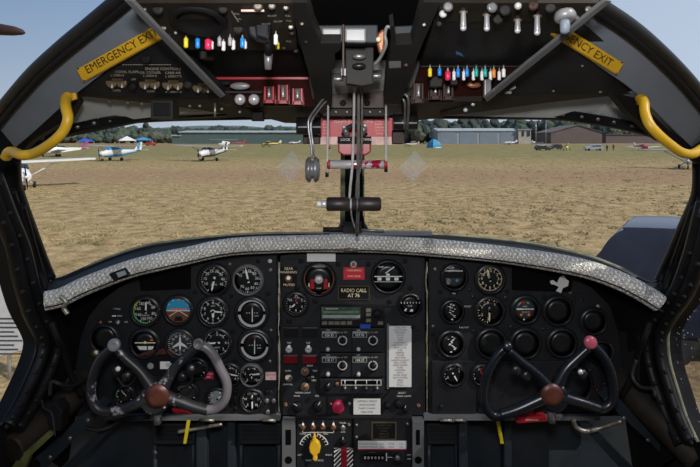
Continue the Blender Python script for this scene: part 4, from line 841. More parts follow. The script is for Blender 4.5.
mb.flat(rect_pts(302.5, 432.3, 334, 432.9), YD, .0009, 'mark'); mb.flat(rect_pts(302.5, 430.5, 303, 432.9), YD, .0009, 'mark'); mb.flat(rect_pts(333.5, 430.5, 334, 432.9), YD, .0009, 'mark')
g = mb.build('left_plate', pd, bevel=.001)
for x in (303, 313, 323, 333.5): toggle(g, x, 427, YD, 3, (0, -1), 'white', 2.8, nutc='copper', r=.9)
toggle(g, 343, 428, YD, 2, (0, -1), 'steel', 2.8)
mb = MB(); mb.plate([(310, 444), (312, 441.5), (313.3, 436), (315, 436), (316, 441.5), (319, 444), (320.5, 448.5), (319.5, 453), (316, 456), (317.5, 460), (315, 462), (312.5, 460), (313, 456), (310, 453), (309, 448.5)], YD - .016, .014, 'exit_yellow'); mb.build('fuel_selector', g, label='yellow pointer knob', bevel=.002)
knob(g, 343, 440, 3.6, 'black', .01, YD, mark=0)
mb = MB(); mb.rect(334, 447.5, 353, 470, YD - .002, .003, 'black')
for k in range(-3, 6):
    a = [(334, 448 + k * 4.5 + 3), (341, 448 + k * 4.5 - 4), (341, 448 + k * 4.5 - 2), (334, 448 + k * 4.5 + 5)]; a = [(x, max(448, y)) for x, y in a]; mb.flat(a, YD - .002, .0009, 'white')
    b_ = [(347, 448 + k * 4.5 + 3), (353, 448 + k * 4.5 - 3), (353, 448 + k * 4.5 - 1), (347, 448 + k * 4.5 + 5)]; b_ = [(x, max(448, y)) for x, y in b_]; mb.flat(b_, YD - .002, .0009, 'white')
mb.build('striped_plate', g, label='black and white striped plate')
mb = MB(); mb.plate(rect_pts(341, 450, 347, 475), YD - .014, .012, 'red_lamp'); mb.build('guarded_handle', g, label='dark red handle', bevel=.002)
mb = MB(); mb.rect(354, 419, 410.5, 500, YD, .006, 'panel_plate')
for x, y in ((356.5, 425), (407.5, 424), (356.5, 437)): screw(mb, x, y, YD, 1.6)
mb.text('PRESS', 372, 453, 1.5, YD, .0008, 'mark'); mb.text('OFF', 409, 455, 1.7, YD, .0008, 'mark'); mb.text('ON', 409, 459, 1.7, YD, .0008, 'mark'); mb.flat(rect_pts(386, 457, 394, 457.6), YD, .0008, 'mark'); mb.flat(rect_pts(386, 453, 387, 461), YD, .0008, 'mark'); g = mb.build('right_plate', pd, bevel=.001)
mb = MB(); mb.rect(371.5, 422, 396.5, 440, YD - .001, .002, 'bronze'); mb.rect(372.8, 423.3, 395.2, 438.7, YD - .0014, .001, 'black')
for k, s1 in enumerate(('CONTROL UNIT', 'AUTO PILOT', 'MODEL', 'SERIAL NO', 'VOLTS DC')): mb.text(s1, 384, 425.5 + k * 2.8, 1.5, YD - .0016, .0006, 'bronze')
mb.build('data_plate', g, label='bronze-edged data plate')
mb = MB(); mb.rect(358, 441, 406.5, 450, YD - .001, .0015, 'paper')
for k, s1 in enumerate(('WARNING', 'HYDRAULIC', 'GEAR', 'BRAKE', 'FUEL')): mb.text(s1, 363 + k * 9.5, 444, 1.3, YD - .001, .0006, 'red' if k % 2 == 0 else 'paper_ink'); mb.text(s1, 363 + k * 9.5, 447, 1.3, YD - .001, .0006, 'paper_ink')
mb.flat(rect_pts(358, 448.9, 406.5, 450), YD - .001, .0006, 'red'); mb.build('paper_strip', g, label='white printed strip')
mb = MB(); mb.rect(361.5, 453, 385.5, 462, YD - .003, .004, 'bezel'); mb.rect(362.5, 454.5, 384.5, 460.5, YD - .0034, .001, 'void')
for k in range(6): mb.text('0', 365 + k * 3.5, 458, 2.8, YD - .0034, .0006, 'mark')
mb.build('counter', g); knob(g, 397.5, 457.5, 5, 'bezel', .01, YD, top='steel_dark')
for x0, x1, sg in ((282, 295, 1), (412.5, 424, -1)):
    mb = MB(); mb.rect(x0, 421, x1, 500, YD - .012, .02, 'grey_bar'); mb.rect(x0 + 3.5, 430, x1 - 4, 445, YD - .013, .003, 'void'); mb.lathe(P((x0 + x1) / 2, 460, YD - .012), (0, -1, 0), [(.009, 0), (.009, .001)], 'void', 16); mb.build('side_bracket', pd, bevel=.002)

# ================================================================== FOOTWELL STRUCTURE
mb = MB(); mb.plate([(40, 400), (660, 400), (660, 560), (40, 560)], 1.34, .01, 'grey_beam'); mb.build('wall_front', kind='structure')
def beam(name, quad, Y, th, m, lab, cat='beam', bevel=.002, extra=None, **k):
    mb = MB(); mb.plate(quad, Y, th, m)
    if extra: extra(mb)
    return mb.build(name, label=lab, cat=cat, bevel=bevel, **k)
t_ = thing('panel_rail', P(350, 420, 1.19), 'long grey metal rail running under all three instrument panels', 'rail')
mb = MB(); mb.rect(96, 416.5, 280, 420.5, 1.19, .02, 'grey_bar'); mb.build('rail_section', t_); mb = MB(); mb.rect(424, 416.5, 600, 420.5, 1.19, .02, 'grey_bar'); mb.build('rail_section', t_)
mb = MB()
for x in (200, 262, 440, 452): mb.ptube([(x, 420, 1.185), (x + 14, 420.5, 1.185)], 1.6, 'screw', 8, 1)
mb.build('bolt', t_)
def riv2(pts):
    def f(mb):
        for x, y, Y in pts: screw(mb, x, y, Y, 2, 'screw')
    return f
beam('support_beam', [(98, 402), (105, 408), (52, 462), (20, 495), (-6, 495)], 1.13, .03, 'grey_beam', 'dark grey diagonal beam at lower left with rivets', extra=riv2([(88, 420, 1.13), (70, 438, 1.13), (50, 457, 1.13)]))
beam('support_beam', [(106, 424), (116, 424), (55, 490), (40, 490)], 1.18, .03, 'grey_beam', 'second dark grey diagonal beam at lower left, nearer the pedestal')
beam('support_beam', [(612, 392), (604, 400), (660, 452), (690, 490), (715, 490)], 1.13, .03, 'grey_beam', 'dark grey diagonal beam at lower right with rivets', extra=riv2([(624, 418, 1.13), (648, 440, 1.13)]))
beam('support_beam', [(590, 424), (580, 424), (640, 490), (655, 490)], 1.18, .03, 'grey_beam', 'second dark grey diagonal beam at lower right, nearer the pedestal')
for pts, lab in (([(84, 380, 1.22), (70, 398, 1.16), (45, 420, 1.1), (10, 450, 1.02)], 'fat dusty duct along the left wall below the window'), ([(612, 378, 1.22), (630, 392, 1.16), (655, 416, 1.1), (700, 462, 1.02)], 'fat dusty duct along the right wall below the window')):
    mb = MB(); mb.ptube(pts, 14, 'brown_black', 16); mb.build('air_duct', label=lab, cat='duct')
for i, (x0, x1) in enumerate(((196, 206), (227, 235), (459, 468), (504, 512))):
    mb = MB(); Y = 1.22 + .02 * (i % 2); mb.rect(x0, 421, x1, 520, Y, .03, 'grey_beam'); mb.build('support_post', label=('grey upright post right of the left yellow tag', 'grey upright post below the lower left gauges', 'grey upright post right of the pedestal', 'grey upright post right of the right yellow tag')[i], cat='post', bevel=.003)
for i, (x0, x1) in enumerate(((238, 282), (152, 196), (426, 460))):
    t_ = thing('rudder_pedal', P((x0 + x1) / 2, 470, 1.26), ('ribbed dark rudder pedal left of the pedestal', 'ribbed dark rudder pedal below the left yoke', 'ribbed dark rudder pedal right of the pedestal')[i], 'pedal')
    mb = MB(); mb.plate([(x0, 424), (x1, 424), (x1 - 2, 444), (x0 + 2, 444)], 1.26, .012, 'grey_beam')
    for k in range(6): mb.rect(x0 + 4, 427 + k * 2.6, x1 - 4, 428 + k * 2.6, 1.256, .004, 'dark_metal')
    mb.build('foot_plate', t_, bevel=.001); mb = MB(); mb.tube([P(x0 + 3, 444, 1.27), P(x0 + 3, 500, 1.27)], .006, 'grey_beam', 8); mb.build('pedal_arm', t_); mb = MB(); mb.tube([P(x1 - 3, 444, 1.27), P(x1 - 3, 500, 1.27)], .006, 'grey_beam', 8); mb.build('pedal_arm', t_)
def pipe(pts, r, m, lab, name='pipe', cat='pipe'):
    mb = MB(); mb.ptube(pts, r, m, 10); mb.build(name, label=lab, cat=cat)
pipe([(80, 426, 1.14), (96, 430, 1.14), (110, 427, 1.15), (124, 419, 1.16), (150, 417, 1.17)], 2, 'dark_metal', 'bent dark pipe under the left yoke grip')
pipe([(573, 419, 1.14), (576, 427, 1.14), (586, 431, 1.14), (600, 428, 1.14), (622, 421, 1.12)], 2.3, 'screw', 'bent worn pipe under the right yoke grip')
pipe([(178, 432, 1.2), (200, 428, 1.2), (222, 424, 1.2)], 1.8, 'screw', 'short worn rod behind the left yellow tag', 'rod', 'rod')
pipe([(50, 395, 1.0), (52, 382, 1.0), (60, 384, 1.0), (72, 386, 1.04), (86, 378, 1.1)], 1.8, 'dark_metal', 'thin curved pipe on the left wall below the window')
pipe([(636, 360, 1.08), (632, 376, 1.08), (640, 387, 1.06), (652, 389, 1.04), (655, 396, 1.02)], 1.8, 'dark_metal', 'thin curved pipe on the right wall below the window')
pipe([(52, 322, 1.08), (58, 338, 1.08), (64, 350, 1.10), (70, 372, 1.12), (82, 396, 1.14)], 3, 'black', 'black hose hanging beside the left side window', 'hose', 'hose')
pipe([(650, 322, 1.08), (644, 338, 1.08), (638, 352, 1.10), (634, 372, 1.12), (622, 396, 1.14)], 3, 'black', 'black hose hanging beside the right side window', 'hose', 'hose')
t_ = thing('control_lever', P(50, 430, 1.0), 'small black lever box on the left wall at bottom left', 'lever')
mb = MB(); mb.plate([(44, 408), (56, 404), (62, 412), (60, 432), (50, 430)], 1.0, .03, 'black'); mb.build('lever_box', t_, bevel=.002); mb = MB(); mb.ptube([(42, 400, .99), (44, 408, .99), (52, 414, .98), (55, 436, .97)], 1, 'dark_metal', 8); mb.build('lever_arm', t_)
mb = MB(); mb.plate([(18, 458), (48, 432), (52, 436), (30, 456), (24, 470), (10, 470)], 1.02, .012, 'olive'); mb.build('worn_trim', label='strip with chipped olive green paint in the bottom left corner', cat='trim')
mb = MB(); mb.ptube([(60, 296, 1.03), (66, 302, 1.03), (64, 308, 1.03), (68, 314, 1.03)], 2.2, 'screw', 8); mb.build('cable_fitting', label='small brassy fitting below the left end of the grey roll', cat='fitting')

# ================================================================== CONTROL YOKES
YY = 1.0
def yoke(base, grips, spokes, hub, hr, body, wornpaths, top_l, top_r, lab, screws=True, hubmat='hub_brown'):
    t_ = thing('control_yoke', P(hub[0], hub[1] + 22, YY + .05), lab, 'control wheel')
    for g_, lb in zip(grips, (None, None)):
        q = MB(); q.ptube([(x, y, YY) for x, y in g_], 4.6, wornpaths if (wornpaths and g_ is grips[1]) else body, 14, 6); q.build('grip', t_)
    q = MB()
    for s1 in spokes: q.ptube([(x, y, YY) for x, y, r_ in s1], [r_ for x, y, r_ in s1], body, 14, 5)
    q.lathe(P(hub[0], hub[1], YY + .012), (0, -1, 0), [(hr * 1.28 * YY / F, 0), (hr * 1.28 * YY / F, .016), (hr * 1.12 * YY / F, .022), (hr * YY / F, .023)], body, 28)
    q.build('spokes', t_)
    q = MB(); q.lathe(P(hub[0], hub[1], YY - .009), (0, -1, 0), [(hr * YY / F, 0), (hr * .98 * YY / F, .004), (hr * .5 * YY / F, .0065), (.0005, .007)], hubmat, 28); q.build('hub_cap', t_, label='brown hub cap')
    q = MB()
    for a in (30, 150, 270) if screws else (60,): screw(q, hub[0] + hr * 1.15 * math.sin(math.radians(a)), hub[1] - hr * 1.15 * math.cos(math.radians(a)), YY - .010, 1.4)
    q.build('screws', t_)
    q = MB(); q.tube([P(hub[0], hub[1], YY + .01), P(hub[0], hub[1] + 2, YP + .02)], .016, 'dark_metal', 16); q.tube([P(hub[0], hub[1] + 12, YY + .02), P(hub[0], hub[1] + 28, YY + .02)], .008, 'steel_dark', 12); q.build('column', t_)
    return t_
t_ = yoke(None, [[(114, 346), (107, 352), (100, 360), (94, 374), (91, 388), (92, 400), (97, 408), (105, 411.5), (116, 411)],
                [(199, 345), (207, 348), (214, 356), (220, 368), (226, 380), (227, 391), (224, 401), (216, 408.5), (206, 410)]],
          [[(116, 348, 4.2), (128, 360, 4.4), (140, 371, 5.0), (152, 387, 6.5)], [(198, 346, 4.2), (186, 357, 4.4), (174, 369, 5.0), (163, 387, 6.5)],
           [(112, 411.3, 4.8), (126, 408, 5.2), (140, 402, 5.8), (155, 396, 7)], [(208, 410.5, 4.8), (192, 406, 5.2), (176, 400, 5.8), (160, 396, 7)]],
          (157.5, 395.5), 12, 'yoke_left', 'yoke_worn', None, None, 'scuffed left control yoke with brown hub cap and worn bare metal grip')
mb = MB(); mb.lathe(P(115, 344.5, YY - .006), (0, -1, .2), [(.0125, 0), (.0125, .006), (.010, .009), (.004, .0092), (.0005, .008)], 'worn_bar', 22); mb.build('grip_button', t_, label='round silver grip button')
mb = MB(); mb.lathe(P(199, 343.5, YY - .006), (0, -1, .2), [(.0105, 0), (.0105, .006), (.007, .008), (.0065, .004), (.0005, .004)], 'yoke_worn', 22); mb.build('grip_end', t_)
for x, y, r_, m_, tp in ((118.5, 368.5, 4.6, 'bezel', 'white'), (128, 374.5, 4.6, 'bezel', 'bronze'), (183.5, 375, 4.6, 'bezel', None), (192, 367.5, 5, 'bezel', 'steel_dark')): knob(t_, x, y, r_, m_, .014, YY + .02, name='grip_switch', top=tp)
mb = MB(); mb.ptube([(117, 377, 1.03), (124, 386, 1.03), (132, 383, 1.03), (138, 372, 1.02)], 1, 'dark_metal', 8); mb.build('cable', t_); mb = MB(); mb.ptube([(177, 388, 1.03), (190, 384, 1.03), (193, 372, 1.02)], 1.6, 'dark_metal', 8); mb.build('cable', t_)
t_ = yoke(None, [[(506, 347), (500, 352), (494, 360), (488, 372), (485, 384), (484, 398), (487, 409), (494, 415.5), (504, 414.5)],
                [(590, 343), (597, 349), (604, 358), (610, 370), (613, 384), (613.5, 396), (610, 404), (603, 408.5), (596, 408)]],
          [[(508, 350, 4.2), (522, 362, 4.6), (536, 373, 5.2), (547, 385, 6.5)], [(588, 348, 4.2), (577, 358, 4.6), (566, 369, 5.2), (557, 385, 6.5)],
           [(500, 415, 5), (516, 410, 5.4), (532, 403, 6), (549, 395, 7)], [(600, 408.5, 5), (584, 403, 5.4), (570, 399, 6), (555, 394, 7)]],
          (551.5, 394), 11.2, 'yoke_right', None, None, None, 'glossy blue-black right control yoke with pink grip button', False)
mb = MB(); mb.lathe(P(589, 341.5, YY - .010), (0, -1, .1), [(.011, 0), (.0128, .004), (.0128, .008), (.010, .011), (.0005, .0118)], 'pink_button', 24); mb.build('grip_button', t_, label='round pink grip button')
mb = MB(); mb.lathe(P(507, 346, YY - .004), (-.2, -1, .3), [(.0105, 0), (.0105, .004), (.0085, .006), (.0085, .008), (.0105, .010), (.006, .014), (.0005, .014)], 'yoke_right', 22); mb.build('grip_end', t_)
for x, y, r_, m_, tp in ((515, 368, 5, 'bezel', None), (525, 373.5, 5, 'bezel', None), (580, 371.5, 4.8, 'bezel', 'steel')): knob(t_, x, y, r_, m_, .014, YY + .01, name='grip_switch', top=tp)
# T handle and yellow tags under the panel
t_ = thing('pull_handle', P(531, 423, 1.1), 'red T-shaped pull handle under the right yoke', 'handle')
mb = MB(); mb.plate([(516, 417.5), (547, 416), (547.5, 422), (516.5, 424)], 1.08, .018, 'red'); mb.text('HYDRAULIC', 532, 420, 1.7, 1.08, .0008, 'cream'); mb.build('crossbar', t_, bevel=.003); mb = MB(); mb.plate([(529.5, 410), (534, 410), (534.5, 417), (540, 418), (525, 418)], 1.085, .012, 'red'); mb.tube([P(532, 413, 1.09), P(532, 411, 1.22)], .004, 'steel_dark', 8); mb.build('stem', t_, bevel=.002)
mb = MB(); mb.plate([(171, 409.5), (188, 412), (191, 415), (174, 414)], 1.12, .01, 'red_lamp'); mb.build('red_lever', label='small red lever just under the left yoke', cat='lever', bevel=.002)
for x, y, lab in ((188, 421, 'yellow tag hanging under the left instrument panel'), (498, 422, 'yellow tag hanging under the right instrument panel')):
    sg = -1 if x < 300 else 1; mb = MB(); mb.plate([(x - 1.6, y), (x + 2, y), (x + sg * 3 + 3 * sg, y + 22), (x + sg * 3 - (.5 if sg > 0 else 2.5), y + 22)] if sg > 0 else [(x - 1.5, y), (x + 2, y), (x - 2, y + 23), (x - 5, y + 23)], 1.15, .004, 'tag_yellow'); mb.build('yellow_tag', label=lab, cat='tag', bevel=.0008)

# ================================================================== OVERHEAD CONSOLES
A_ = plane_fn(5, .60, 50, .74); B_ = plane_fn(50, .76, 78, .90); C_ = plane_fn(78, .90, 104, .93); D_ = plane_fn(104, .93, 122, 1.08)
UP = (0, .008, .014)
def lever(par, x, y0, y1, m, Y, w_=1.9, name='switch_lever'):
    if x < 300: Y = A_(x, y0) - (.016 if Y < .74 else .006)
    s_ = Y / F; mb = MB(); a = P(x, y0 - 3, Y + .012); b = P(x, y0 + 1, Y); c = P(x, y1, Y)
    mb.tube([a, b], w_ * .35 * s_, 'steel', 6)
    mb.tube([b, b + (c - b) * .12, b + (c - b) * .5, b + (c - b) * .88, c], [w_ * .5 * s_, w_ * s_, w_ * .95 * s_, w_ * s_, w_ * .5 * s_], m, 10)
    return mb.build(name, par, label=m.replace('lever_', '') + ' lever tip')
def guard(par, x, y0, y1, Y, w_=5.2, m='red', lab='red guarded switch'):
    mb = MB()
    for a, b, c, d in ((x - w_, y0, x - w_ + 2.2, y1), (x + w_ - 2.2, y0, x + w_, y1), (x - w_, y1 - 3.6, x + w_, y1)): mb.plate(rect_pts(a, b, c, d), Y - .02, .018, m)
    mb.plate(rect_pts(x - w_, y0, x + w_, y1), Y - .004, .004, 'dark_red'); g = mb.build('switch_guard', par, label=lab, bevel=.001)
    mb = MB(); mb.tube([P(x, y0 + 3, Y - .012), P(x, y1 - 6, Y - .016)], [.0016, .0024], 'steel', 8); mb.build('toggle', g)
# ---- left
lo = thing('overhead_console', P(230, 60, .8), 'left overhead console with red switch guards and silver ball knobs', 'console')
mb = MB(); mb.plate([(133, 3), (293, 3), (297, 50), (181, 50)], A_, .02, 'brown_black', off=UP)
for x, y, r_, m_ in ((144, 9.5, 3, 'screw'), (164, 28, 3, 'screw'), (170, 35, 1.6, 'dark_metal'), (223, 9, 5, 'dark_metal'), (238, 28.5, 6, 'dark_metal'), (291, 27, 3, 'screw'), (292, 33, 3, 'dark_metal'), (286, 8, 3, 'screw'), (174, 43, 1.5, 'screw'), (176, 33, 1.4, 'steel'), (284, 48, 2.4, 'dark_metal'), (258, 6, 5, 'screw'), (272, 6, 4, 'screw'), (158, 9, 6, 'dark_metal'), (296, 51, 2.5, 'dark_metal')): screw(mb, x, y, A_(x, y) - .001, r_, m_)
mb.build('upper_face', lo)
mb = MB(); mb.lathe(P(199, 19, A_(199, 19) + .002), (0, -.35, -1), [(.036, 0), (.036, .005), (.031, .008), (.028, .008), (.026, .001), (.0005, .001)], 'black', 32); mb.build('round_vent', lo)
mb = MB(); mb.plate([(181, 50), (297, 50), (309, 80), (207, 79)], B_, .012, 'black', off=UP); mb.build('recess_face', lo)
mb = MB()
for x, y in ((272, 16), (278, 21.5), (266, 24)): mb.text('ON OFF', x, y, 1.8, A_, .001, 'mark')
for x, y in ((288, 16), (289, 21), (289, 41.5), (237, 14), (239, 19)): mb.text('PULL', x, y, 1.8, A_, .001, 'mark')
mb.flat([(231, 11), (232, 11), (239, 22), (238, 22)], A_, .001, 'text_tan'); mb.build('lettering', lo)
mb = MB(); mb.plate(rect_pts(241, 9.5, 264, 11.5), .61, .004, 'pink_band'); mb.build('pale_strip', lo)
for x, y0, y1, m_, w_ in ((223.5, 40, 51, 'lever_white', 2.1), (233.3, 39, 50, 'lever_white', 2.1), (211.8, 40, 49.5, 'lever_white', 1.9), (245.2, 40, 49, 'lever_white', 1.8), (277.5, 41, 49.5, 'lever_yellow', 2.1)): lever(lo, x, y0, y1, m_, .745, w_)
for x, y0, y1, m_, w_ in ((186, 36.5, 48, 'lever_yellow', 2.3), (197.7, 37, 48.5, 'lever_blue', 2.3), (208.2, 38, 50, 'lever_red', 3.5), (219.5, 36, 46.5, 'lever_grey', 2.1), (230, 36, 46, 'lever_grey', 2.1), (242.4, 36.5, 48, 'lever_blue', 2.3), (275.8, 33, 45, 'lever_white', 2.2)): lever(lo, x, y0, y1, m_, .725, w_)
mb = MB(); mb.plate([(198.5, 50), (203, 43.5), (210, 43.5), (212, 50), (211, 59), (199, 59)], .75, .02, 'dark_metal'); mb.build('black_clip', lo, bevel=.003)
mb = MB(); mb.plate([(246, 20), (256, 15), (271, 19), (269, 37), (268, 42), (254, 38.5), (249, 35)], .66, .022, 'bezel'); mb.plate([(254, 20), (269.5, 21), (267.5, 40), (255.5, 36.5)], .655, .006, 'yoke_right'); g = mb.build('lever_knob', lo, label='big glossy black rectangular knob', bevel=.004)
mb = MB(); mb.tube([P(268, 42, .68), P(268.5, 56, .70)], .005, 'black', 10); mb.tube([P(268.5, 54, .70), P(268.3, 60, .70), P(268, 69.5, .70)], [.0065, .006, .0045], 'steel_dark', 12); mb.build('lever_shaft', lo, label='tapered grey lever end')
mb = MB(); mb.plate([(207, 79), (308, 79), (314, 106), (238, 106)], C_, .012, 'dark_red', off=(0, .012, 0)); mb.plate([(211, 77), (308, 77), (308, 79.2), (212, 79.4)], .895, .01, 'red'); mb.plate([(224, 91), (262, 91), (262, 93.2), (227, 93.2)], .90, .01, 'dark_metal'); mb.build('red_face', lo)
mb = MB(); mb.plate([(226, 105), (316, 105), (322, 124), (285, 123), (262, 117)], D_, .01, 'brown_black', off=(0, .006, .012)); mb.build('lower_lip', lo)
mb = MB(); mb.plate(circ(240, 86, 9.5, 24), .89, .004, 'bronze'); g_ = MB(); g_.ball(P(240, 86, .885), .0095, 'worn_bar', (1.9, .5, .7), 20); g_.build('oval_handle', lo, label='flat oval worn handle')
mb = MB(); mb.ball(P(224, 83, .89), .007, 'black', (1.8, .5, .7), 14); mb.build('knob', lo)
for x in (240, 254): mb = MB(); c = P(x, 99.5, .885); mb.ball(c, .0098, 'steel', (1, 1, 1), 18); mb.tube([c, P(x, 94, .915)], .004, 'dark_metal', 8); mb.build('ball_knob', lo, label='silver ball knob')
for x, y0, y1 in ((269, 86, 103), (283, 84.5, 103.5), (297.5, 88, 104.5)): guard(lo, x, y0, y1, .90)
mb = MB(); mb.plate(rect_pts(251, 112, 263, 121), .98, .02, 'black'); mb.build('black_clip', lo, bevel=.002)
# ---- right
ro = thing('overhead_console', P(470, 60, .8), 'right overhead console with silver T-handles and a dense row of coloured levers', 'console')
mb = MB(); mb.plate([(440, 3), (600, 3), (570, 22), (436, 22)], plane_fn(3, .6, 22, .655), .02, 'brown_black', off=UP)
for x, y, r_, m_ in ((448, 7, 5, 'steel_dark'), (443, 14, 4, 'steel'), (492, 7.5, 5.5, 'steel_dark'), (498, 19, 5.5, 'dark_metal'), (439, 24, 3, 'dark_metal'), (550, 8, 5.5, 'dark_metal'), (588, 9.5, 3.6, 'screw'), (576, 18, 2.8, 'screw'), (505, 10, 6, 'dark_metal'), (533, 6, 5, 'box_brown')): screw(mb, x, y, A_(x, y) - .004, r_, m_)
mb.build('upper_face', ro)
S1 = plane_fn(21, .655, 67, .86)
mb = MB(); mb.plate([(434, 21), (572, 21), (525, 66), (420, 66)], S1, .012, 'panel_black', off=UP); mb.flat([(456, 51), (461, 53), (464, 57), (459, 55), (456, 54.5)], S1, .0012, 'lever_blue'); mb.build('sloped_face', ro)
mb = MB(); mb.plate([(420, 66), (527, 66), (486, 102), (408, 104)], plane_fn(66, .86, 104, .93), .01, 'dark_red', off=(0, .012, 0)); mb.plate([(420, 65), (528, 65), (526, 67), (421, 67)], .853, .01, 'dark_metal'); mb.build('red_face', ro)
mb = MB(); mb.plate([(400, 102), (488, 101), (440, 118), (404, 122)], D_, .01, 'brown_black', off=(0, .006, .012)); mb.build('lower_lip', ro)
for x, y0, y1, r_ in ((463.3, 11, 30, 2.9), (486.8, 14, 30.5, 2.8), (517.6, 19, 32.5, 2.9), (537.2, 15, 34.5, 2.9)):
    mb = MB(); s_ = .66 / F; YR = A_(x, y0) - .006; mb.tube([P(x, y0, YR), P(x, y0 + 2, YR), P(x, (y0 + y1) / 2, YR), P(x, y1 - 3, YR), P(x, y1, YR)], [r_ * .8 * s_, r_ * .85 * s_, r_ * .9 * s_, r_ * 1.05 * s_, r_ * .55 * s_], 'worn_bar', 12)
    mb.ball(P(x, y1 - 2, YR), r_ * 1.02 * s_, 'steel', (1, 1, 1), 12); mb.tube([P(x - 4, y0 + 1, YR), P(x + 4, y0 + 1, YR)], 1.4 * s_, 'bronze', 8); mb.tube([P(x, y0, YR), P(x, y0 - 5, YR + .01)], 2.2 * s_, 'dark_metal', 8); mb.build('pull_rod', ro, label='silver-tipped rod handle')
mb = MB(); mb.ball(P(518, 6, .60), .0045, 'steel', (1, 1, 1), 12); mb.build('ball_knob', ro)
mb = MB(); mb.lathe(P(564.5, 12, .60), (0, -.3, -1), [(.0105, 0), (.0125, .003), (.0125, .009), (.009, .012)], 'worn_bar', 10); mb.tube([P(565, 16, .60), P(565, 24, .595), P(565, 32, .595), P(565, 34, .595)], [.0055, .0058, .0055, .002], 'grey_paint', 14); mb.build('pull_knob', ro, label='large pale knob with blue-grey stem')
for x, m_ in ((454, 'lever_white'), (463.8, 'lever_white'), (473.5, 'lever_white'), (482, 'lever_white'), (490.6, 'lever_white'), (499.2, 'lever_white')): lever(ro, x, 70, 80.5, m_, .83, 1.8)
for x, y0, y1, m_, w_ in ((430, 67, 77, 'lever_yellow', 2.1), (439.6, 67, 76, 'lever_blue', 2), (447.8, 70, 80.5, 'lever_red', 2.8), (458, 67.5, 77.5, 'lever_blue', 2), (467, 67.5, 77, 'lever_blue', 2), (476.3, 67.5, 77, 'lever_teal', 2), (485.2, 67.5, 77, 'lever_teal', 2), (493.8, 68, 78, 'lever_orange', 2), (503.6, 67.5, 77.5, 'lever_white', 2)): lever(ro, x, y0, y1, m_, .81, w_)
mb = MB(); mb.plate(rect_pts(484.5, 79, 491.5, 97), .82, .012, 'steel_dark'); mb.build('slide_tab', ro, bevel=.002)
mb = MB(); mb.plate([(430, 80), (434, 76), (441, 76), (443, 80), (442, 87), (430, 87)], .84, .02, 'dark_metal'); mb.plate(rect_pts(451, 78, 458, 85), .84, .01, 'dark_metal'); mb.build('black_clip', ro, bevel=.002)
for x, y0, y1 in ((418.5, 83, 102.5), (435.5, 84, 99), (448.5, 84, 99.5)): guard(ro, x, y0, y1, .895, 5.2, 'box_brown', 'dull dark red guarded switch')
for x, y in ((465.5, 110), (473, 104)): mb = MB(); c = P(x, y, .93); mb.ball(c, .0042, 'steel', (1, 1, 1), 12); mb.lathe(P(x, y, .95), (0, -1, 0), [(.008, 0), (.008, .008)], 'black', 14); mb.build('ball_knob', ro)
mb = MB(); mb.ball(P(474, 85, .88), .008, 'copper', (1.6, .5, .7), 14); mb.build('oval_handle', ro)

# ---- centre: throttle quadrant bracket, crossbar, pedestal
cq = thing('throttle_quadrant', P(357, 60, .85), 'black overhead throttle quadrant with worn crossbar between two slanting brackets', 'throttle quadrant')
QY = plane_fn(5, .60, 112, .92)
mb = MB(); mb.plate([(290, 2), (307, 2), (313, 24), (321, 43), (341, 43), (341, 50), (335, 54), (335, 69), (330, 69), (332, 104), (316, 104), (307, 68), (299, 40)], QY, .03, 'dark_metal', off=(0, .02, .02)); screw(mb, 302, 24, QY(302, 24) - .001, 2, 'screw'); screw(mb, 306, 42, QY(306, 42) - .001, 2, 'dark_metal'); mb.build('side_bracket', cq, bevel=.002)
mb = MB(); mb.plate([(441, 2), (424, 2), (412, 44), (396, 45), (394, 25), (390, 27), (392, 45), (388, 66), (386, 80), (384, 104), (400, 104), (413, 68), (424, 40)], QY, .03, 'dark_metal', off=(0, .02, .02)); screw(mb, 424, 25, QY(424, 25) - .001, 2.2, 'screw'); screw(mb, 406, 65, QY(406, 65) - .001, 2.4, 'box_brown'); mb.plate(rect_pts(389, 61, 401, 68), lambda x, y: QY(x, y) - .003, .003, 'worn_bar'); mb.build('side_bracket', cq, bevel=.002)
mb = MB(); mb.plate([(300, 0), (430, 0), (430, 60), (300, 60)], lambda x, y: sk(x, y) - .03, .008, 'void', off=(0, .002, .006)); mb.build('painted_opening', cq)  # flat black plate over the roof skin; the opening's darkness is painted
mb = MB(); mb.plate([(311, 25), (378, 24.5), (378, 43), (318, 43)], .72, .02, 'grey_beam'); mb.plate([(394, 26), (414, 25), (411, 44), (396, 44)], .715, .02, 'grey_beam'); mb.build('crossbar_plate', cq, bevel=.002)
for a, b in ((321.5, 342), (344.5, 366.5)): mb = MB(); mb.plate([(a, 27.5), (b, 27.5), (b, 42.5), (a, 42)], .70, .014, 'worn_bar'); mb.build('crossbar', cq, label='grey bar with chipped paint', bevel=.003)
mb = MB(); mb.plate(rect_pts(342, 24, 344.5, 76), .695, .01, 'box_brown'); mb.plate(rect_pts(341, 68, 346, 76), .70, .012, 'worn_bar'); mb.build('stop_link', cq, bevel=.001)
mb = MB(); mb.plate([(345, 44), (374, 44), (373, 84), (362, 86), (350, 84), (346, 84)], .76, .03, 'dark_metal'); mb.plate(rect_pts(346, 44.5, 374, 46.3), .757, .01, 'worn_bar'); mb.build('lever_housing', cq, bevel=.003)
for y, m_ in ((56.5, 'steel_dark'), (66, 'bezel')): mb = MB(); mb.ball(P(359, y, .75), .0105, m_, (1, .5, .45), 18); mb.build('roller', cq)
mb = MB(); mb.plate([(316, 76), (402, 76), (399, 104), (388, 104), (386, 108), (328, 108), (326, 104), (320, 104)], .97, .04, 'box_brown'); mb.plate([(327, 107), (386, 107), (390, 116), (322, 116)], .985, .03, 'dark_metal')
for x, y in ((336, 112), (347, 112), (370, 112), (380, 112)): screw(mb, x, y, .984, 1.3, 'screw')
for x, y in ((343, 103), (367, 103)): screw(mb, x, y, .968, 3.2, 'black')
mb.build('lower_housing', cq, bevel=.002)
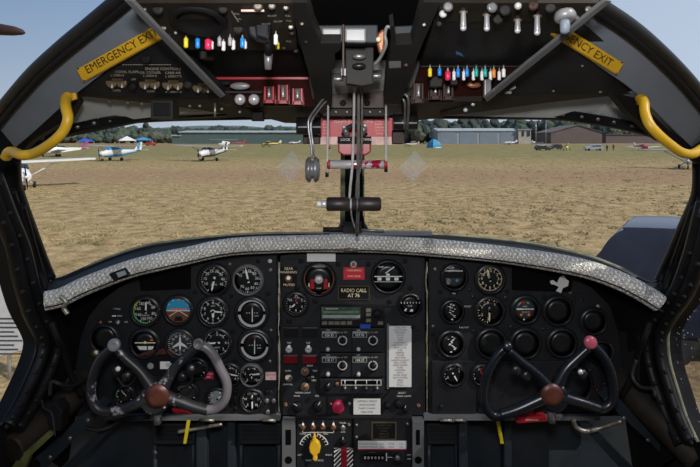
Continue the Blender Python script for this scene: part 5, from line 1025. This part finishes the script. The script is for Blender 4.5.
for x, y in ((314.5, 74.5), (377, 76), (404, 75), (338, 79)): mb = MB(); mb.tube([P(x - 4.5, y, .80), P(x + 4.5, y, .80)], .0045, 'steel_dark', 12); mb.plate([(x - 5.5, y - 6), (x + 5.5, y - 6), (x + 5, y + 1), (x - 5, y + 1)], .81, .02, 'dark_metal'); mb.build('hinge_roller', cq, bevel=.001)
mb = MB(); mb.plate([(377, 34), (383, 28), (386, 33), (384, 50), (380, 54), (377, 44)], .72, .015, 'copper'); mb.ball(P(378.5, 39.5, .715), .004, 'cream', (1, 1, 1), 10); mb.build('worn_lug', cq, bevel=.003)
mb = MB(); mb.ptube([(391, 28, .70), (387, 27, .70), (385, 35, .705), (386, 45, .71), (380, 58, .73), (375, 64, .74)], 1.8, 'worn_bar', 8); mb.build('bent_strap', cq)

# thick slanting side beams of the hatch opening already built; red placard and rollers above the post
t_ = thing('red_warning_placard', P(357, 137, 1.06), 'wide red placard with rows of small white text above the windshield post', 'placard')
mb = MB(); mb.plate(rect_pts(320.5, 118, 394, 136.8), 1.06, .006, 'red_placard'); mb.build('placard_board', t_)
mb = MB(); mb.plate(rect_pts(320.5, 136.8, 339, 144.5), 1.06, .006, 'pink_band'); mb.build('pink_band', t_, label='pale pink strip at the left'); mb = MB(); mb.plate(rect_pts(371, 136.8, 402, 144.8), 1.06, .006, 'pink_band'); mb.build('pink_band', t_, label='pale pink strip at the right')
mb = MB(); mb.text('FLIGHT IN', 343, 121.3, 2.8, 1.06, .001, 'white'); mb.text('ICING', 368, 121.3, 2.8, 1.06, .001, 'pink_band')
for k, s1 in enumerate(('PROPS HIGH', 'BOOST SET', 'CARB HEAT', 'GILLS OPEN', 'MIX RICH')): mb.text(s1, 381, 121.5 + k * 3, 1.7, 1.06, .001, 'pink_band'); mb.text(s1[:5], 326, 121.5 + k * 3, 1.5, 1.06, .001, 'pink_band')
mb.build('lettering', t_)
for x0, x1, y0, y1, lab, m2 in ((297, 321, 117, 135, 'black roller block to the left of the red placard', 'lever_grey'), (393, 417, 114, 130, 'black roller block to the right of the red placard', 'worn_bar')):
    t_ = thing('roller_block', P((x0 + x1) / 2, y1, 1.0), lab, 'roller'); mb = MB(); mb.tube([P(x0, (y0 + y1) / 2, 1.01), P(x1, (y0 + y1) / 2, 1.01)], (y1 - y0) / 2 * 1.0 / F, 'bezel', 20); mb.build('roller', t_)
    mb = MB(); mb.tube([P(x0 + 1, (y0 + y1) / 2 + 1, .993), P(x1, (y0 + y1) / 2 + 1, .993)], .0016, 'steel', 8); mb.build('shaft', t_)
for x0, x1, lab in ((303, 320, 'left'), (392, 405, 'right')): mb = MB(); mb.plate(rect_pts(x0, 130, x1, 144), 1.05, .02, 'box_brown'); mb.build('brown_box', label='small dark brown box under the %s roller block' % lab, cat='box', bevel=.002)
t_ = thing('lock_bracket', P(354, 156, .98), 'red cradle with black lettered band under the red placard', 'bracket')
mb = MB(); mb.plate([(338, 137), (371, 137), (371, 152), (366, 155.5), (343, 155.5), (338, 152)], 1.0, .03, 'red'); mb.build('cradle', t_, bevel=.003)
mb = MB(); mb.plate(rect_pts(337.5, 136.5, 371.5, 143.5), .99, .008, 'black'); mb.text('LOCK', 345.5, 139.7, 2.6, .99, .001, 'mark'); mb.text('DOWN', 365, 139.7, 2.6, .99, .001, 'mark'); mb.build('lettered_band', t_, bevel=.001)
mb = MB()
for x, y in ((344, 127), (365, 125.5)): mb.ball(P(x, y, .985), .0045, 'steel', (1, 1, 1), 12); mb.tube([P(x, y, .985), P(x + (355 - x) * .3, y + 9, .99)], [.004, .007], 'steel_dark', 10)
mb.tube([P(343, 136, .99), P(347, 128, .99), P(354, 125, .99), P(361, 128, .99), P(366, 136, .99)], .005, 'dark_metal', 10); mb.build('latch', t_)

# levers and rods hanging from the quadrant
def rod(name, lab, cat, parts, base):
    t_ = thing(name, P(*base), lab, cat)
    for nm, pts, r, m_, n in parts: mb = MB(); mb.ptube(pts, r, m_, 12, n); mb.build(nm, t_)
    return t_
t_ = rod('throttle_lever', 'bent twin-rod lever with round metal disc grip, left of the centre post', 'lever', [('rod', [(328, 78, .86), (327, 93, .86), (320, 103, .87), (309.5, 118, .88), (308.5, 128, .88), (311, 145, .88), (312, 158, .88)], 1.1, 'steel_dark', 5), ('rod', [(331, 78, .87), (330, 95, .87), (321, 107, .88), (312, 120, .89), (311, 130, .89), (313, 145, .89), (313.5, 158, .88)], 1.1, 'steel_dark', 5)], (312, 182, .88))
mb = MB(); c = P(312.5, 169.5, .88); mb.lathe(c + Vector((-.013, 0, 0)), (1, 0, 0), [(.006, 0), (.018, .0015), (.0225, .006), (.0225, .009), (.016, .0115), (.016, .0145), (.0225, .017), (.0225, .020), (.018, .0245), (.006, .026)], 'steel_dark', 28); mb.build('disc_grip', t_, label='round worn metal disc grip')
rod('throttle_lever', 'bent rod lever ending at the right roller block', 'lever', [('rod', [(388, 78, .86), (390, 90, .86), (396, 93.5, .87), (404, 94, .88), (408, 98, .88), (408.5, 108, .90), (407.5, 122, .95), (407, 128, .97)], 1.3, 'steel_dark', 5), ('rod', [(386.5, 80, .87), (388, 93, .87), (394, 97.5, .88), (401, 98, .89), (404.5, 102, .89), (405, 112, .91), (404.5, 128, .97)], 1.1, 'steel_dark', 5)], (407, 128, .97))
t_ = rod('control_rod', 'thin vertical steel rod at the left end of the red and white bar', 'rod', [('rod', [(328.3, 80, .90), (328, 120, .92), (327.5, 150, .94), (327, 176, .95)], 1.1, 'steel', 3)], (327, 177, .95))
mb = MB(); mb.ptube([(327, 172, .95), (327, 177, .95)], 1.7, 'black', 8, 1); mb.ptube([(329, 146, .94), (329, 149, .94)], 1.6, 'red', 8, 1); mb.build('rod_end', t_)
t_ = rod('control_rod', 'thin vertical steel rod at the right end of the red and white bar', 'rod', [('rod', [(386, 80, .90), (386, 120, .92), (386, 150, .94), (386, 170, .95)], 1.1, 'steel', 3)], (386, 172, .95))
mb = MB(); mb.ptube([(386, 166, .95), (386, 172, .95)], 1.7, 'black', 8, 1); mb.build('rod_end', t_)
t_ = thing('grip_bar', P(357, 166, .95), 'red and white worn horizontal grip bar across the centre rods', 'bar')
mb = MB(); mb.ptube([(328, 164.5, .95), (386, 164.5, .95)], 4.4, 'handle_worn', 18, 1); mb.build('bar', t_)
mb = MB(); mb.ptube([(327, 164.5, .95), (330, 164.5, .95)], 4.6, 'red', 18, 1); mb.ptube([(384, 164.5, .95), (387, 164.5, .95)], 4.6, 'red', 18, 1); mb.build('end_cap', t_)
rod('control_rod', 'bright steel rod running down the middle in front of the windshield post', 'rod', [('rod', [(354.2, 74, .86), (354, 110, .88), (353, 150, .91), (352, 170, .92), (350.5, 185, .925), (349.5, 198, .93)], 1.3, 'steel', 4)], (349.5, 198, .93))
rod('control_rod', 'dark jointed rod just right of the bright centre rod', 'rod', [('rod', [(358.6, 74, .87), (358.5, 120, .89), (358, 165, .92), (358, 205, .95), (357, 235, 1.05)], 1.6, 'steel_dark', 4), ('rod', [(362, 74, .88), (362, 120, .90), (361, 165, .93), (357, 180, .94), (356, 205, .96)], 1.0, 'screw', 4)], (357, 235, 1.05))
mb = MB(); mb.ptube([(351, 210, .95), (352, 218, .98), (355, 228, 1.02)], .8, 'steel', 8); mb.build('wire', label='thin loose steel wire below the black cylinder', cat='wire')
t_ = thing('cylinder_lamp', P(353, 211, .94), 'horizontal dark brown cylinder with a pale left tip in front of the centre post', 'cylinder')
mb = MB(); s_ = .94 / F
def cyl(x0, x1, r, m_, rr=1.2): mb.tube([P(x0, 204, .94), P(x0 + rr, 204, .94), P(x1 - rr, 204, .94), P(x1, 204, .94)], [r * .8 * s_, r * s_, r * s_, r * .8 * s_], m_, 24)
cyl(326.5, 350, 7, 'cylinder'); cyl(358, 381, 7, 'cylinder', 2); mb.build('housing', t_)
mb = MB(); cyl(349.5, 352, 6.3, 'steel'); cyl(352, 356.5, 6.8, 'dark_metal'); cyl(356, 358.5, 6.3, 'steel_dark'); mb.build('collar', t_); mb = MB(); cyl(321, 327, 3.8, 'steel'); mb.build('collar', t_)
mb = MB(); cyl(317, 321.5, 2.8, 'white', .5); mb.build('tip', t_, label='pale tip')

# propeller blade outside at top left
mb = MB(); pr = [P(x, y, 1.9) for x, y in ((-60, 27), (-20, 28), (0, 29.5), (14, 31), (22, 32.2), (25, 33))]; mb.tube(pr, [.030, .028, .022, .018, .011, .003], 'box_brown', 12); mb.build('propeller_blade', label='dark propeller blade tip against the sky at top left', cat='propeller')

# ================================================================== OUTSIDE: THE AIRFIELD
def frame_at(px, py_ground, deg, sc=1.0, X=None):
    g = G(px, py_ground); return Matrix.Translation(g) @ Matrix.Rotation(math.radians(deg), 4, 'Z') @ Matrix.Scale(sc, 4), g
# aircraft are drawn nose along local +x; deg turns them about the vertical
def aircraft(name, label, px, py, deg, sc=1.0, high=True, c1='plane_white', c2='plane_blue', c3='window_dark', cw='plane_white', tail='plane_white', tip='plane_white', dy=0, cat='aeroplane'):
    M, g = frame_at(px, py, deg, sc); t_ = thing(name, g, label, cat)
    mb = MB(M); mb.loft([(2.35, 0, 1.05, .12, .12), (2.2, 0, 1.05, .42, .36), (1.3, 0, 1.12, .52, .46), (.9, 0, 1.25, .55, .58), (-.9, 0, 1.30, .55, .60), (-2.2, 0, 1.25, .32, .38), (-5.2, 0, 1.42, .08, .16)], c1); f_ = mb.build('fuselage', t_)
    mb = MB(M); mb.loft([(2.30, 0, .92, .30, .18), (1.0, 0, .82, .535, .22), (-1.0, 0, .84, .535, .24), (-3.0, 0, 1.10, .27, .16), (-5.1, 0, 1.36, .10, .08)], c2); mb.build('paint_stripe', f_)
    mb = MB(M)
    if high: mb.loft([(1.15, 0, 1.62, .45, .10), (.75, 0, 1.78, .50, .22), (-1.0, 0, 1.72, .48, .25), (-1.7, 0, 1.62, .3, .12)], c3)
    else: mb.loft([(.9, 0, 1.55, .40, .06), (.3, 0, 1.78, .44, .26), (-1.2, 0, 1.74, .42, .24), (-2.0, 0, 1.6, .22, .08)], c3)
    mb.build('cabin_windows', f_)
    z = 2.05 if high else .85; dih = .12 if high else .45
    for sd in (-1, 1):
        mb = MB(M); a = [(.75, 0, z), (.75, sd * 3.0, z + dih * .5), (.55, sd * 5.4, z + dih), (.1, sd * 5.55, z + dih), (-.75, sd * 5.3, z + dih), (-.9, sd * 3.0, z + dih * .5), (-.9, 0, z)]
        mb.prism(a, (0, 0, .13), cw); mb.build('wing', t_)
        mb = MB(M); mb.prism([(-4.3, 0, 1.5), (-4.75, sd * 1.65, 1.5), (-5.3, sd * 1.65, 1.5), (-5.4, 0, 1.5)], (0, 0, .07), cw); mb.build('tailplane', t_)
        mb = MB(M); mb.lathe((-.5, sd * 1.15, .25), (0, 1, 0), [(.12, -.09), (.25, -.08), (.25, .08), (.12, .09)], 'tyre', 14)
        mb.tube([(-.5, sd * 1.15, .25), (-.4, sd * .45, .85)], .05, cw, 6); mb.build('main_wheel', t_)
        if high: mb = MB(M); mb.tube([(.2, sd * .5, .85), (.1, sd * 2.6, 2.1)], .05, cw, 6); mb.build('wing_strut', t_)
    mb = MB(M); mb.prism([(-4.0, -.05, 1.5), (-5.0, -.05, 2.75), (-5.6, -.05, 2.75), (-5.45, -.05, 1.35)], (0, .10, 0), tail); fin = mb.build('tail_fin', t_)
    if tip != tail: mb = MB(M); mb.prism([(-4.5, -.06, 2.1), (-5.0, -.06, 2.76), (-5.3, -.06, 2.76), (-5.0, -.06, 1.6), (-4.6, -.06, 1.6)], (0, .12, 0), tip); mb.build('fin_stripe', fin)
    mb = MB(M); mb.lathe((1.9, 0, .22), (0, 1, 0), [(.1, -.08), (.2, -.07), (.2, .07), (.1, .08)], 'tyre', 14); mb.tube([(1.9, 0, .25), (1.8, 0, .8)], .05, 'steel', 6); mb.build('nose_wheel', t_)
    mb = MB(M); mb.lathe((2.3, 0, 1.05), (1, 0, 0), [(.17, 0), (.12, .2), (.02, .32)], c2, 12); mb.tube([(2.45, -.1, 1.95), (2.45, 0, 1.05), (2.45, .1, .18)], [.03, .07, .03], 'black', 6); mb.build('propeller', t_)
    return t_
aircraft('aeroplane', 'white high-wing aeroplane cut off at far left, nearest the cockpit', 19, 189, -46, .82, c2='plane_white', cw='plane_white')
aircraft('aeroplane', 'blue and white high-wing aeroplane parked on the left grass', 113, 160.8, 180 + 68, 1.0, c1='plane_white', c2='plane_blue', c3='plane_blue', tail='plane_white', tip='plane_blue', cw='grey_wing')
aircraft('aeroplane', 'white and dark brown high-wing aeroplane parked right of the blue one', 208, 161, 180 + 74, 1.0, c1='plane_white', c2='plane_brown', cw='grey_wing', tail='plane_white', tip='plane_brown')
aircraft('aeroplane', 'white low-wing aeroplane with red and purple striped tail at left', 55, 156.5, 180 + 42, 1.0, high=False, c2='plane_white', tail='plane_red', tip='purple')
aircraft('aeroplane', 'small yellow aeroplane in front of the green hangar', 268, 146.8, 180 + 12, 1.0, c1='plane_yellow', c2='plane_brown', cw='grey_wing', tail='plane_yellow')
aircraft('aeroplane', 'tiny white low-wing aeroplane near the right end of the green hangar', 292, 144.4, 180, .9, high=False, c2='plane_white')
aircraft('aeroplane', 'white aeroplane with yellow stripe left of the blue tent', 409, 146.5, 180 - 15, .8, high=False, c2='plane_yellow', tail='grey_wing', tip='plane_yellow')
aircraft('aeroplane', 'white low-wing aeroplane in front of the blue-grey hangar doors', 508, 144.6, 180 + 6, 1.0, high=False, c2='plane_white', tail='plane_white')
aircraft('aeroplane', 'small blue-white aeroplane below the cream block, behind the black cars', 534, 144.2, 60, 1.0, high=False, c2='plane_blue')
aircraft('aeroplane', 'yellow aeroplane with red nose beside the parked black cars', 567, 150.3, 180 + 62, .8, c1='plane_yellow', c2='plane_white', cw='plane_yellow', tail='plane_white', tip='green')
aircraft('aeroplane', 'white aeroplane with dark red engine cowl at right, facing the camera', 643, 150.5, -90, .85, high=False, c2='plane_red', c1='plane_red', cw='plane_white')
aircraft('aeroplane', 'white and dark grey high-wing aeroplane partly behind the right grab handle', 690, 169, 180 + 50, .9, c2='grey_wing', cw='grey_wing')

# helicopter
M, g = frame_at(224, 149, 180 + 16); t_ = thing('helicopter', g, 'white and red helicopter behind the brown and white aeroplane', 'helicopter')
mb = MB(M); mb.loft([(2.0, 0, 1.5, .1, .1), (1.6, 0, 1.5, .6, .6), (.4, 0, 1.7, .8, .9), (-1, 0, 1.8, .5, .6), (-1.8, 0, 1.9, .2, .25)], 'plane_white'); mb.build('cabin', t_)
mb = MB(M); mb.tube([(-1.5, 0, 1.9), (-6.2, 0, 2.1)], [.2, .09], 'plane_red', 8); mb.prism([(-5.9, -.04, 1.7), (-6.6, -.04, 3.1), (-6.9, -.04, 3.1), (-6.4, -.04, 1.7)], (0, .08, 0), 'plane_red'); mb.build('tail_boom', t_)
mb = MB(M); mb.tube([(0, 0, 2.4), (0, 0, 3.0)], .08, 'dark_metal', 8)
for q in (15, 195): mb.prism([(0, 0, 3.0), (4.6 * math.cos(math.radians(q)), 4.6 * math.sin(math.radians(q)), 3.0), (4.6 * math.cos(math.radians(q + 3)), 4.6 * math.sin(math.radians(q + 3)), 3.0)], (0, 0, .05), 'grey_wing')
mb.build('main_rotor', t_)
mb = MB(M)
for sd in (-.9, .9): mb.tube([(1.8, sd, .3), (1.5, sd, .08), (-1.6, sd, .08)], .06, 'dark_metal', 6); mb.tube([(.6, sd, .08), (.5, sd * .5, 1.1)], .05, 'dark_metal', 6); mb.tube([(-.8, sd, .08), (-.6, sd * .5, 1.2)], .05, 'dark_metal', 6)
mb.build('skids', t_); mb = MB(M); mb.loft([(1.9, 0, 1.75, .3, .2), (1.2, 0, 2.0, .66, .35), (.5, 0, 2.1, .7, .4)], 'window_dark'); mb.build('canopy', t_)

# road vehicles
def car(name, lab, px, py, deg, m, L_=4.5, H_=1.5, cat='car'):
    M, g = frame_at(px, py, deg); t_ = thing(name, g, lab, cat); mb = MB(M); h = L_ / 2
    mb.prism([(-h, -.85, .35), (-h, -.85, H_ * .6), (-h * .95, -.85, H_ * .66), (-h * .75, -.8, H_), (h * .15, -.8, H_), (h * .5, -.85, H_ * .66), (h * .95, -.85, H_ * .58), (h, -.85, .35)], (0, 1.7, 0), m); mb.build('body', t_, bevel=.06)
    mb = MB(M); mb.prism([(-h * .72, -.87, H_ * .66), (-h * .66, -.87, H_ * .92), (h * .12, -.87, H_ * .92), (h * .38, -.87, H_ * .66)], (0, 1.74, 0), 'window_dark'); mb.build('side_windows', t_)
    for x in (-h * .62, h * .62):
        for y in (-.82, .82): mb = MB(M); mb.lathe((x, y, .33), (0, 1, 0), [(.2, -.12), (.33, -.1), (.33, .1), (.2, .12)], 'tyre', 14); mb.build('wheel', t_)
    return t_
car('car', 'silver estate car parked right of the yellow aeroplane', 593, 150.6, 180, 'silver_car', 4.9, 1.7)
car('car', 'black car parked in front of the cream block, leftmost of the dark pair', 543, 150.4, 8, 'black_car')
car('car', 'dark car parked just left of the yellow aeroplane', 555, 149.2, 186, 'black_car', 4.4, 1.6)
car('pickup_truck', 'red and white pickup truck under the blue awning at left', 151, 145.6, 0, 'plane_red', 5.0, 1.8, 'truck')
# tents
def tent(lab, px, py, wd, hh, m, m2=None, legs=False):
    g = G(px, py); M = Matrix.Translation(g) @ Matrix.Rotation(.5, 4, 'Z'); t_ = thing('tent', g, lab, 'tent'); h = wd / 2
    if legs:
        mb = MB(M)
        for a in (-h, h):
            for b in (-h, h): mb.tube([(a, b, 0), (a, b, hh * .62)], .05, 'steel', 6)
        mb.build('frame', t_); mb = MB(M); z = hh * .62; mb.add([(-h, -h, z), (h, -h, z), (h, h, z), (-h, h, z), (0, 0, hh), (-h, -h, z - .25), (h, -h, z - .25), (h, h, z - .25), (-h, h, z - .25)], [(0, 1, 4), (1, 2, 4), (2, 3, 4), (3, 0, 4), (0, 1, 6, 5), (1, 2, 7, 6), (2, 3, 8, 7), (3, 0, 5, 8)], m); mb.build('canopy', t_)
    else:
        mb = MB(M); vs = []
        for z, s_ in ((0, 1), (hh * .35, .95), (hh * .7, .68), (hh * .92, .3), (hh, .04)): vs += [(-h * s_, -h * s_, z), (h * s_, -h * s_, z), (h * s_, h * s_, z), (-h * s_, h * s_, z)]
        mb.add(vs, [(i * 4 + k, i * 4 + (k + 1) % 4, i * 4 + 4 + (k + 1) % 4, i * 4 + 4 + k) for i in range(4) for k in range(4)] + [(16, 17, 18, 19)], m); mb.build('canopy', t_)
        mb = MB(M); mb.add([(h * 1.01, -h * .7, 0), (h * 1.01, h * .7, 0), (h * .72, 0, hh * .7)], [(0, 1, 2)], m2 or m); mb.add([(-h * .5, -h * 1.02, 0), (h * .95, -h * 1.02, 0), (h * .6, -h * .75, hh * .65)], [(0, 1, 2)], m2 or m); mb.build('door_flap', t_)
tent('blue and white dome tent on the grass right of the centre post', 434, 147.8, 3.8, 3.2, 'tent_blue', 'plane_white')
tent('royal blue sun shelter at left beyond the striped-tail aeroplane', 85.5, 145.8, 7, 3.6, 'tent_royal', legs=True)
tent('pale blue awning over the red truck at left', 143, 144.6, 9, 4.4, 'tent_blue', legs=True)
tent('white sun shelter behind the tail of the blue and white aeroplane', 127, 146.8, 6.2, 4.4, 'plane_white', legs=True)
# person by the estate car
for px, m_, lab in ((607, 'black_car', 'person in dark clothes standing right of the silver estate car'), (613.5, 'plane_brown', 'second person in brown clothes standing right of the silver estate car')):
    M, g = frame_at(px, 151.4 if px < 610 else 150.6, 90); t_ = thing('person', g, lab, 'person')
    V = [(0, 0, .92), (0, 0, 1.15), (0, 0, 1.42), (0, 0, 1.52), (0, 0, 1.66), (0, .1, .86), (0, .12, .48), (0, .13, .08), (.12, .14, .03), (0, -.1, .86), (.04, -.13, .48), (0, -.15, .08), (.12, -.16, .03), (0, .2, 1.40), (0, .26, 1.12), (.06, .28, .88), (0, -.2, 1.40), (0, -.27, 1.12), (.06, -.28, .88)]
    E = [(0, 1), (1, 2), (2, 3), (3, 4), (0, 5), (5, 6), (6, 7), (7, 8), (0, 9), (9, 10), (10, 11), (11, 12), (2, 13), (13, 14), (14, 15), (2, 16), (16, 17), (17, 18)]
    R_ = [.15, .14, .16, .06, .10, .10, .07, .05, .04, .10, .07, .05, .04, .07, .05, .035, .07, .05, .035]
    me = bpy.data.meshes.new('body'); me.from_pydata([(M @ Vector(v)) - g for v in V], E, []); o = bpy.data.objects.new('body', me); COL.objects.link(o); o.parent = t_; o.location = (0, 0, 0); me.materials.append(MATS[m_])
    o.modifiers.new('skin', 'SKIN'); sv = me.skin_vertices[0].data
    for i, r_ in enumerate(R_): sv[i].radius = (r_, r_)
    sv[0].use_root = True; o.modifiers.new('sub', 'SUBSURF').levels = 1
    mb = MB(); mb.ball(g + Vector((0, 0, 1.68)), .115, 'skin', (1, 1, 1.15), 12); mb.build('head', t_)

# hangars
def hangar(name, lab, x0, x1, Yd, ytop, mw, mr, depth=30, gable=False, ridge=0, doors=0, apex=None):
    k = Yd / F; X0 = (x0 - 350) * k; X1 = (x1 - 350) * k; H_ = EYE + (HZ - ytop) * k; t_ = thing(name, ((X0 + X1) / 2, Yd, 0), lab, 'building')
    mb = MB()
    if gable: A = EYE + (HZ - apex[1]) * k; AX = (apex[0] - 350) * k; mb.prism([(X0, Yd, 0), (X1, Yd, 0), (X1, Yd, H_), (AX, Yd, A), (X0, Yd, H_)], (0, depth, 0), mw)
    else: mb.box((X0, Yd, 0), (X1, Yd + depth, H_), mw)
    mb.build('walls', t_)
    mb = MB()
    if gable: mb.prism([(X0 - .6, Yd - .6, H_ - .1), (AX, Yd - .6, A + .15), (X1 + .6, Yd - .6, H_ - .1), (X1 + .6, Yd - .6, H_ + .25), (AX, Yd - .6, A + .5), (X0 - .6, Yd - .6, H_ + .25)], (0, depth + 1, 0), mr)
    else: mb.prism([(X0 - .6, Yd - .8, H_), (X0 - .6, Yd + depth / 2, H_ + ridge), (X0 - .6, Yd + depth, H_), (X0 - .6, Yd + depth, H_ - .3), (X0 - .6, Yd - .8, H_ - .4)], (X1 - X0 + 1.2, 0, 0), mr)
    mb.build('roof', t_)
    for i in range(doors): a = X0 + (X1 - X0) * (i + .06) / doors; b = X0 + (X1 - X0) * (i + .94) / doors; mb = MB(); mb.box((a, Yd - .25, 0), (b, Yd, H_ * .86), 'hangar_blue'); mb.build('door', t_)
    return t_
hangar('hangar', 'long dull green hangar with pale roof behind the left windshield', 179, 372, 330, 132, 'hangar_green', 'hangar_roof', ridge=1.2)
hangar('hangar', 'small green annex at the left end of the long green hangar', 172, 180, 329, 135.5, 'hangar_green', 'hangar_roof', 14, ridge=.5)
hangar('hangar', 'wide blue-grey hangar with big sliding doors at right', 438, 519, 330, 130.5, 'hangar_grey', 'hangar_roof', ridge=1.8, doors=4)
hangar('hangar', 'brown gabled shed behind the silver estate car', 551, 602, 350, 132.6, 'hangar_brown', 'hangar_brown', gable=True, apex=(578, 125.3))
t_ = hangar('control_block', 'small cream two-storey block between the two right hangars', 518.5, 531, 328, 129, 'cream_wall', 'hangar_roof', 12)
k = 328 / F
for a, b in ((522, 524), (527, 530)): mb = MB(); mb.box(((a - 350) * k, 327.6, EYE + (HZ - 136) * k), ((b - 350) * k, 328, EYE + (HZ - 131) * k), 'window_dark'); mb.build('window', t_)
hangar('shed', 'long low brown shed at the far right edge of the field', 606, 690, 372, 134, 'hangar_brown', 'hangar_brown', 20)

# trees
def tree(px, Yd, ytop, wpx, m, lab, grp):
    k = Yd / F; X = (px - 350) * k; H_ = max(5, EYE + (HZ - ytop) * k); W_ = wpx * k / 2; t_ = thing('tree', (X, Yd, 0), lab, 'tree', grp)
    mb = MB(); mb.tube([(X, Yd, 0), (X + .2, Yd, H_ * .35), (X, Yd, H_ * .7)], [.45, .35, .15], 'bark', 6); mb.build('trunk', t_)
    bm = bmesh.new(); r1 = random.Random(int(px * 13 + Yd))
    for j in range(8):
        q = r1.uniform(0, 6.28); rr = W_ * (.5 if j else 0); cz = H_ * (.68 if j == 0 else r1.uniform(.28, .66)); s_ = W_ * r1.uniform(.42, .66)
        res = bmesh.ops.create_icosphere(bm, subdivisions=3, radius=1); c = Vector((X + math.cos(q) * rr, Yd + math.sin(q) * rr, cz))
        for v in res['verts']:
            d = 1 + .38 * mnoise.noise(v.co * 2.2 + Vector((px, j * 7, 0))) + .25 * mnoise.noise(v.co * 6 + Vector((px, j, 3))); v.co = c + Vector((v.co.x * s_ * d, v.co.y * s_ * d, v.co.z * min(H_ * .33, s_ * 1.1) * d))
    mb = MB(); vs = [v.co.copy() for v in bm.verts]; mx_ = max(v.z for v in vs); mb.add([Vector((v.x, v.y, v.z * H_ / mx_)) for v in vs], [tuple(v.index for v in f_.verts) for f_ in bm.faces], m, True); bm.free(); mb.build('crown', t_)
rr = random.Random(11)
def row(xs, Y0, Y1, t0, t1, w0, w1, ms, lab, grp):
    for x in xs: tree(x + rr.uniform(-2.5, 2.5), rr.uniform(Y0, Y1), rr.uniform(t0, t1), rr.uniform(w0, w1), rr.choice(ms), lab, grp)
row(range(18, 182, 6), 400, 450, 124.5, 130, 12, 17, ['tree_green', 'tree_dark'], 'dark green tree in the far treeline left of the green hangar', 'trees left of the green hangar')
row(range(24, 178, 12), 362, 385, 131, 134, 12, 16, ['tree_olive', 'tree_green'], 'low olive bushy tree at the field edge left of the green hangar', 'low trees left of the green hangar')
tree(146, 395, 121.5, 8, 'tree_dark', 'tallest dark narrow tree standing above the left treeline', None)
row(range(188, 330, 8), 440, 520, 124.5, 128, 15, 21, ['tree_green', 'tree_dark'], 'grey-green tree showing above the roof of the long green hangar', 'trees behind the green hangar')
row(range(404, 434, 7), 330, 370, 122, 126, 13, 17, ['tree_olive', 'tree_dark'], 'olive tree behind the blue tent, left of the blue-grey hangar', 'trees behind the blue tent')
row(range(400, 556, 8), 440, 500, 116, 121, 16, 22, ['tree_dark', 'tree_dark', 'tree_green'], 'dark tree showing above the roof of the blue-grey hangar', 'trees behind the blue-grey hangar')
row(range(540, 606, 7), 430, 470, 117, 121, 15, 20, ['tree_dark', 'tree_green'], 'dark tree behind the brown gabled shed', 'trees behind the brown shed')
row(range(602, 700, 7), 408, 440, 121, 127, 14, 19, ['tree_dark', 'tree_olive'], 'dark tree right of the brown gabled shed', 'trees right of the brown shed')
for x in (536, 546): mb = MB(); g = G(x, 145); mb.tube([(g.x, g.y, 0), (g.x, g.y, 13)], .12, 'steel', 6); mb.build('pole', label='thin pale pole %s the gap between the right hangars' % ('at the left of' if x == 536 else 'at the right of'), cat='pole')

# dark rounded vehicle close outside on the right
t_ = thing('covered_trailer', (3.9, 7.2, 0), 'dark navy blue trailer with a rounded top close outside the right pane', 'trailer')
mb = MB(); prof = [(.03, 1.3), (.05, 1.55), (.17, 1.78), (.30, 1.96), (.48, 2.08), (.8, 2.12), (3.6, 2.02), (4.6, 1.85), (4.9, 1.5), (4.9, .5), (.5, .5), (.12, .9)]
mb.M = Matrix.Translation((3.28, 6.9, 0)); prof = [(a, z - (.14 if z > 1.7 else .05)) for a, z in prof]; prof = catmull(prof[:7], 6)[:-1] + prof[6:]; mb.prism([(x, 0, z) for x, z in prof], (.75, 1.05, 0), 'navy'); o = mb.build('body', t_, bevel=.22); o.modifiers['bevel'].segments = 5; o.modifiers['bevel'].angle_limit = 1.0
for p in o.data.polygons: p.use_smooth = True
for x in (1.1, 3.6):
    for y in (.15, .85): mb = MB(Matrix.Translation((3.28 + y * .7, 6.9, 0))); mb.lathe((x, y, .36), (0, 1, 0), [(.2, -.12), (.36, -.1), (.36, .1), (.2, .12)], 'tyre', 18); mb.build('wheel', t_)
# white information board outside the left side window
t_ = thing('information_board', (-4.9, 6.7, 0), 'white board with lines of dark text outside the left side window', 'board')
c0 = [P(-20, 262, 6.6), P(17, 262, 6.6), P(36, 346, 6.6), P(-20, 362, 6.6)]
mb = MB(); mb.prism(c0, (0, .04, 0), 'paper'); mb.build('sheet', t_)
mb = MB()
for k in range(9): mb.plate(rect_pts(-4, 318 + k * 4.4, 14 + (k % 3) * 4, 319.4 + k * 4.4), 6.595, .004, 'paper_ink')
mb.build('printed_text', t_)
mb = MB(); mb.tube([(-4.55, 6.68, 0), (-4.55, 6.68, 1.2)], .025, 'steel', 8); mb.tube([(-5.2, 6.68, 0), (-5.2, 6.68, 1.2)], .025, 'steel', 8); mb.build('stand', t_)
